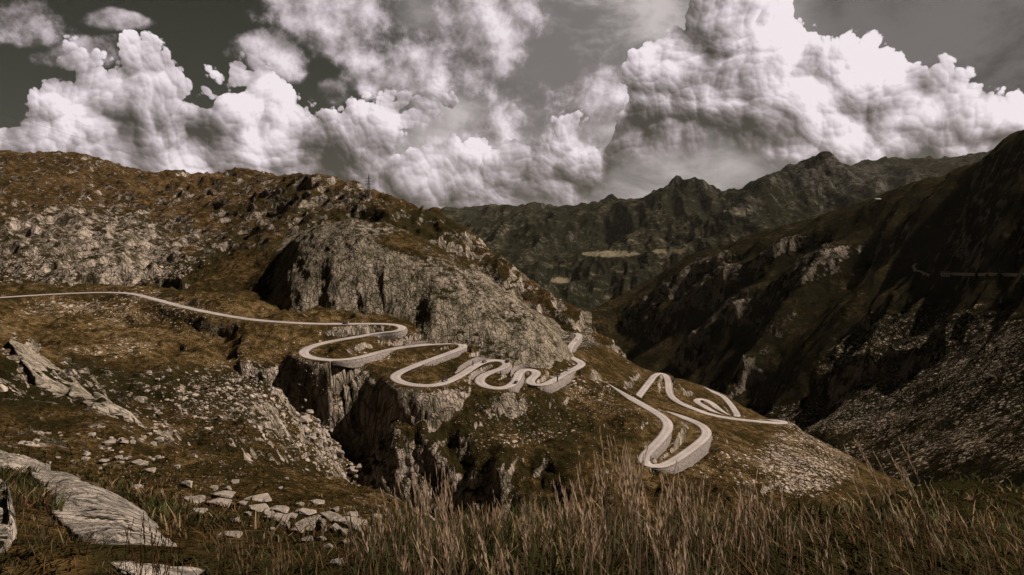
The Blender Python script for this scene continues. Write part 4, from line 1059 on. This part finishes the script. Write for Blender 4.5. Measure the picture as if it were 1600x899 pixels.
h1 = hit(hill_bvh, 577, 309)[0]
if h1 is None: h1 = Vector(P(577, 309, 920))
pylon(h1, 28.0, 'tall lattice pylon standing on the ridge behind the rock dome')
b2 = Vector(P(674, 341, 860)); pylon(b2, 10.5, 'small pylon at the lower end of the ridge', arms=(0.7, 0.85))
def hframe(px, py, hpx, label):
    loc = hit(hill_bvh, px, py)[0]
    if loc is None: return
    h_ = hpx * loc.y / F
    root = empty('twin_pole_pylon', loc, 0.2); tag(root, label, 'pylon', 'twin pole pylons on the hill')
    for x in (-1.6, 1.6):
        bm = bmesh.new(); tube(bm, [(x, 0, -0.5), (x, 0, h_)], 0.3, 0.2, 6); bm_obj('pole', bm, wood, root)
    bm = bmesh.new(); bar(bm, (-3.2, 0, h_ * 0.9), (3.2, 0, h_ * 0.9), 0.3); bm_obj('cross_arm', bm, wood, root)
hframe(211, 303, 9, 'pale twin pole pylon uppermost on the dark hillside')
hframe(199, 313, 10, 'pale twin pole pylon on the dark hillside below the uppermost one')
hframe(118, 340, 11, 'twin pole pylon at the edge of the pale rock slope')
hframe(322, 378, 12, 'twin pole pylon in the gully beside the dome')
wire_m = simple_mat('cable', (0.03, 0.028, 0.026), 0.6)
def wire(pts, label, r=0.10):
    q = [P(*p_) for p_ in pts]; q = np.array(q)
    u = np.linspace(0, 1, len(q)); uu = np.linspace(0, 1, 40)
    c = [np.polyval(np.polyfit(u, q[:, k], min(2, len(q) - 1)), uu) for k in range(3)]
    bm = bmesh.new(); tube(bm, list(zip(*c)), r, r, 5)
    o = bm_obj('power_cable', bm, wire_m); tag(o, label, 'cable', 'power cables over the left hill')
wire([(-160, 130, 320), (0, 177, 480), (100, 208, 700), (205, 241, 1100), (290, 268, 1500)], 'upper dark power cable sagging across the clouds above the hill')
wire([(-160, 168, 330), (0, 220, 520), (57, 240, 760), (110, 262, 1100)], 'lower dark power cable disappearing behind the hill crest')
wire([(-160, 135, 420), (0, 192, 600), (100, 224, 850), (200, 254, 1200), (260, 271, 1470)], 'faint middle power cable crossing the cloud bank', 0.07)

# ------------------------------------------------------------------ huts and the track on the right mountain
plaster = simple_mat('grey_plaster', (0.30, 0.29, 0.25), 0.9, (0.8, 0.8, 0.02)); roof_m = simple_mat('slate_roof', (0.10, 0.09, 0.085), 0.8); dark_open = simple_mat('dark_opening', (0.01, 0.01, 0.01), 0.9)
def hut(px, py, L, Wd, Hh, label, rz):
    loc = hit(right_bvh, px, py)[0]
    if loc is None: return
    root = empty('hut', loc - Vector((0, 0, 0.8)), rz); tag(root, label, 'hut')
    bm = bmesh.new(); box(bm, (0, 0, Hh / 2 + 0.2), (L, Wd, Hh + 1.4)); bm_obj('wall', bm, plaster, root)
    bm = bmesh.new(); v = [(-L / 2 - .4, -Wd / 2 - .4, Hh + .92), (L / 2 + .4, -Wd / 2 - .4, Hh + .92), (L / 2 + .4, Wd / 2 + .4, Hh + .92), (-L / 2 - .4, Wd / 2 + .4, Hh + .92), (-L / 2 - .4, 0, Hh + 1.1 + Wd * .35), (L / 2 + .4, 0, Hh + 1.1 + Wd * .35)]
    b = [bm.verts.new(q) for q in v]
    for f in ((0, 1, 5, 4), (2, 3, 4, 5), (1, 2, 5), (3, 0, 4), (0, 3, 2, 1)): bm.faces.new([b[k] for k in f])
    bm_obj('roof', bm, roof_m, root)
    bm = bmesh.new(); box(bm, (0, -Wd / 2 - 0.03, 1.4), (1.2, 0.1, 2.2)); bm_obj('door', bm, dark_open, root)
    for x in (-L / 4, L / 4):
        bm = bmesh.new(); box(bm, (x * 1.2, -Wd / 2 - 0.03, Hh * 0.6), (1.1, 0.1, 1.0)); bm_obj('window', bm, dark_open, root)
hut(1477, 431, 11, 6, 4.2, 'grey hut at the end of the pale track on the shaded mountain', -0.4)
hut(1371, 314, 14, 6, 3.2, 'small pale hut on the skyline of the shaded ridge', 0.2)
track_m = simple_mat('track_gravel', (0.30, 0.25, 0.20), 0.95, (0.5, 0.7, 0.05))
def track(pts, wd, bvh, name):
    q = []
    for a, b in zip(pts[:-1], pts[1:]):
        for k in range(12):
            t = k / 12; h_ = hit(bvh, a[0] + (b[0] - a[0]) * t, a[1] + (b[1] - a[1]) * t)[0]
            if h_ is not None: q.append(h_)
    q = np.array(q)
    if len(q) < 6: return
    ker = np.ones(7) / 7
    q = np.stack([np.convolve(np.concatenate([np.full(3, q[0, k]), q[:, k], np.full(3, q[-1, k])]), ker, 'valid') for k in range(3)], 1)
    o = ribbon(name, q, [(-wd / 2 - 1, -3), (-wd / 2, 0.9), (0, 1.0), (wd / 2, 0.9), (wd / 2 + 1, -3)], track_m); o['kind'] = 'structure'
track([(1484, 427), (1520, 428), (1560, 428), (1610, 429), (1700, 430)], 6, right_bvh, 'mountain_track')
track([(1432, 412), (1426, 417), (1432, 422), (1445, 427), (1456, 431)], 3.5, right_bvh, 'mountain_track')

# ------------------------------------------------------------------ grass
def grass_mat():
    m = bpy.data.materials.new('dry_grass'); m.use_nodes = True
    nt = NT(m.node_tree); nt.n.clear()
    out = nt.new('ShaderNodeOutputMaterial'); a = nt.new('ShaderNodeAttribute'); a.attribute_name = 'tint'
    d_ = nt.new('ShaderNodeBsdfDiffuse'); t_ = nt.new('ShaderNodeBsdfTranslucent'); mx = nt.new('ShaderNodeMixShader'); mx.inputs[0].default_value = 0.3
    nt.l.new(a.outputs['Color'], d_.inputs[0]); nt.l.new(a.outputs['Color'], t_.inputs[0])
    nt.l.new(d_.outputs[0], mx.inputs[1]); nt.l.new(t_.outputs[0], mx.inputs[2]); nt.l.new(mx.outputs[0], out.inputs[0])
    return m
gmat = grass_mat()
class Strips:
    def __init__(self): self.v = []; self.f = []; self.c = []; self.n = 0
    def blade(self, base, lean, h, w, bend, colr, seg=3, yaw=0.0):
        """a tapering, bending strip; lean is a ground direction"""
        sx, sy = math.cos(yaw) * w, math.sin(yaw) * w
        b0 = self.n
        for i in range(seg + 1):
            t = i / seg; o = bend * t * t * h; z = h * t * (1 - 0.25 * bend * t); k = 1 - t * 0.9
            x, y, zz = base[0] + lean[0] * o, base[1] + lean[1] * o, base[2] + z
            self.v.append((x - sx * k, y - sy * k, zz)); self.v.append((x + sx * k, y + sy * k, zz))
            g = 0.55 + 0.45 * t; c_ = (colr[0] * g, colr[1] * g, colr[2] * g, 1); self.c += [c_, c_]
        for i in range(seg):
            a = b0 + 2 * i; self.f.append((a, a + 1, a + 3, a + 2))
        self.n += 2 * (seg + 1)
    def spike(self, p, d, ln, w, colr):
        sx, sy = w, w * 0.4
        m = (p[0] + d[0] * ln * .5, p[1] + d[1] * ln * .5, p[2] + d[2] * ln * .5); e = (p[0] + d[0] * ln, p[1] + d[1] * ln, p[2] + d[2] * ln)
        self.v += [p, (m[0] - sx, m[1] - sy, m[2]), e, (m[0] + sx, m[1] + sy, m[2])]; self.c += [(*colr, 1)] * 4
        self.f.append((self.n, self.n + 1, self.n + 2, self.n + 3)); self.n += 4
    def build(self, name, label, cat):
        me = bpy.data.meshes.new(name); co = np.array(self.v, np.float32); q = np.array(self.f, np.int32)
        me.vertices.add(len(co)); me.vertices.foreach_set('co', co.ravel()); me.loops.add(q.size); me.loops.foreach_set('vertex_index', q.ravel())
        me.polygons.add(len(q)); me.polygons.foreach_set('loop_start', np.arange(len(q), dtype=np.int32) * 4); me.update(calc_edges=True)
        a = me.attributes.new('tint', 'FLOAT_COLOR', 'POINT'); a.data.foreach_set('color', np.array(self.c, np.float32).ravel())
        me.materials.append(gmat); o = bpy.data.objects.new(name, me); col.objects.link(o)
        tag(o, label, cat, kind='stuff'); return o
gr = random.Random(11)
olive, straw, rust, deep, pink = (0.105, 0.108, 0.042), (0.31, 0.21, 0.12), (0.15, 0.078, 0.036), (0.035, 0.035, 0.014), (0.52, 0.375, 0.265)
def pick(ws):
    c_ = gr.choices((olive, straw, rust, deep), ws)[0]; k = gr.uniform(0.65, 1.3); return tuple(k * x for x in c_)
def shade(c_, a, b):
    k = gr.uniform(a, b); return tuple(k * x for x in c_)
def spot(px, d):
    v = ray(px, 450); x = v[0] / v[1] * d
    z = ground_z(slope_bvh, x, d); return (x, d, z - 0.03) if z is not None else None
def on_slab(p_):
    a, b = pix(np.array([p_[0]]), np.array([p_[1]]), np.array([p_[2]])); a, b = float(a[0]), float(b[0])
    if 285 < a < 605 and 742 < b < 862 and gr.random() < 0.9: return True
    return 40 < a < 325 and np.interp(a, [46, 100, 150, 200, 262, 322], [728, 742, 765, 790, 838, 876]) - 4 < b < np.interp(a, [50, 80, 110, 150, 190, 300], [742, 800, 826, 852, 876, 890]) - 6
lawn = Strips()
for k in range(12500):
    px = gr.uniform(-80, 1700); d = math.exp(gr.uniform(math.log(2.3), math.log(11)))
    p_ = spot(px, d)
    if p_ is None or (px < 620 and on_slab(p_)): continue
    left = px < 540
    ws = (3, 2, 4, 2) if left else ((4, 3, 1.5, 3) if px < 1150 else (2, 2.5, 4, 4))
    h_ = gr.uniform(0.05, 0.17) if left else gr.uniform(0.10, 0.36) * (0.6 if px > 1250 else 1)
    a_ = gr.uniform(0, 6.3)
    lean = (-0.6 + 0.8 * math.cos(a_), 0.8 * math.sin(a_)) if px > 1150 else (0.9 * math.cos(a_), 0.9 * math.sin(a_))
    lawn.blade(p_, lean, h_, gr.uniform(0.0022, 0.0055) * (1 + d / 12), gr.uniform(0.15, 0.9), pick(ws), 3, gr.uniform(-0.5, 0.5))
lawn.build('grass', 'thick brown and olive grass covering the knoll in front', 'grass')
plume = Strips()
def stalk(px, d, top_py, lean, colr, dense=18, head=0.36):
    p_ = spot(px, d)
    if p_ is None: return
    v = ray(px, top_py); top = d * v[2] / v[1]; h_ = top - p_[2]
    if h_ < 0.2: return
    h_ = min(h_ * 1.06, 1.3)
    plume.blade(p_, lean, h_, 0.0028, 0.30, tuple(0.7 * x for x in colr), 5, gr.uniform(-0.3, 0.3))
    for i in range(dense):
        t = 1 - head * (i / dense) ** 0.9; o = 0.30 * t * t * h_; z = h_ * t * (1 - 0.075 * t)
        q = (p_[0] + lean[0] * o, p_[1] + lean[1] * o, p_[2] + z); sp_ = (0.12 + 0.5 * (1 - t) / head) * 0.55; a_ = gr.uniform(0, 6.3)
        d_ = (lean[0] * 0.45 + sp_ * math.cos(a_), lean[1] * 0.45 + sp_ * math.sin(a_), 1.0)
        g = gr.uniform(0.7, 1.15)
        plume.spike(q, d_, gr.uniform(0.028, 0.058), gr.uniform(0.0018, 0.0036), tuple(g * x for x in colr))
clumps = [(585, 795, 10), (610, 770, 10), (655, 735, 14), (690, 720, 14), (720, 770, 12), (770, 790, 12), (820, 800, 16), (850, 760, 12), (900, 745, 14), (935, 715, 14), (960, 700, 16), (985, 672, 16), (1005, 690, 14), (1040, 740, 10), (1065, 720, 6), (1090, 735, 10),
          (1110, 745, 8), (1140, 775, 8), (1180, 740, 12), (1205, 770, 14), (1225, 745, 10), (1260, 790, 10), (740, 830, 14), (790, 840, 14), (870, 820, 16), (930, 800, 16), (1010, 790, 16), (640, 830, 12), (690, 800, 12), (1150, 810, 12), (1080, 810, 14)]
for cx, ty, cnt in clumps:
    d0 = gr.uniform(3.0, 5.2)
    for k in range(int(cnt * 0.8)):
        stalk(cx + gr.gauss(0, 13), d0 + gr.uniform(-0.5, 0.5), ty + abs(gr.gauss(0, 34)), (gr.uniform(-0.55, 0.35), gr.uniform(-0.2, 0.2)), shade(pink, 0.75, 1.1), gr.randint(14, 22))
for k in range(150):
    stalk(gr.uniform(560, 1330), gr.uniform(2.6, 5.5), gr.uniform(785, 880), (gr.uniform(-0.6, 0.5), gr.uniform(-0.2, 0.2)), shade(gr.choice((pink, straw, pink)), 0.5, 1.0), gr.randint(10, 18))
for tx, ty in ((1338, 690), (1345, 705), (1360, 700), (1372, 712), (1405, 688), (1412, 705), (1390, 735), (1425, 742), (1440, 760), (1310, 705), (1318, 722), (1460, 775), (1380, 760), (1350, 770), (1480, 800), (1400, 790), (1420, 735)):
    stalk(tx + gr.uniform(65, 95), gr.uniform(3.6, 4.6), ty, (-0.85, 0.1), tuple(0.7 * x for x in pink), 16, 0.30)
for k in range(120):
    stalk(gr.uniform(1300, 1680), gr.uniform(3.2, 6.5), gr.uniform(790, 875), (gr.uniform(-1.1, -0.2), 0.1), shade(gr.choice((straw, rust, pink)), 0.4, 0.8), gr.randint(8, 14))
for k in range(90):
    cx = gr.choice((190, 215, 235, 330, 380, 420, 470, 540)); stalk(cx + gr.gauss(0, 16), gr.uniform(3.2, 5.0), gr.uniform(805, 885), (gr.uniform(-0.5, 0.6), 0.1), shade((rust if cx < 260 else straw), 0.5, 0.95), gr.randint(5, 12), 0.5)
plume.build('feather_grass', 'pale feathery grass stalks with seed heads rising from the knoll', 'grass')
tuft = Strips()
for k in range(9000):
    px = gr.uniform(-80, 640) if gr.random() < 0.72 else gr.uniform(640, 1700); d = math.exp(gr.uniform(math.log(9), math.log(75)))
    p_ = spot(px, d)
    if p_ is None or (px < 620 and on_slab(p_)): continue
    nz = perlin(p_[0] / 6, p_[1] / 6, 0.5)
    ws = (2, 3, 4, 1) if nz > 0 else (3, 0.6, 1, 6)
    for j in range(3):
        a_ = gr.uniform(0, 6.3)
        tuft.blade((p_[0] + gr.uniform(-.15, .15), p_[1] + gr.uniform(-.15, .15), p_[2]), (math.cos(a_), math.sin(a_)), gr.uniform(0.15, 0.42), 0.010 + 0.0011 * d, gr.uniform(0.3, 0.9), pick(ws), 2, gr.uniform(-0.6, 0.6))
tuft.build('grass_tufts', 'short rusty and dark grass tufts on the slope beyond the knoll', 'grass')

# ------------------------------------------------------------------ haze in the valley air
def haze():
    bm = bmesh.new(); box(bm, (2000, 5000, 150), (30000, 20000, 1560))
    m = bpy.data.materials.new('mountain_haze'); m.use_nodes = True
    nt = NT(m.node_tree); nt.n.clear(); out = nt.new('ShaderNodeOutputMaterial'); v = nt.new('ShaderNodeVolumePrincipled')
    v.inputs['Color'].default_value = (0.86, 0.80, 0.66, 1); v.inputs['Density'].default_value = 0.0000035; v.inputs['Anisotropy'].default_value = 0.2
    nt.l.new(v.outputs[0], out.inputs['Volume'])
    o = bm_obj('haze', bm, m); tag(o, 'thin pale haze in the valley air', 'haze', kind='stuff')
haze()
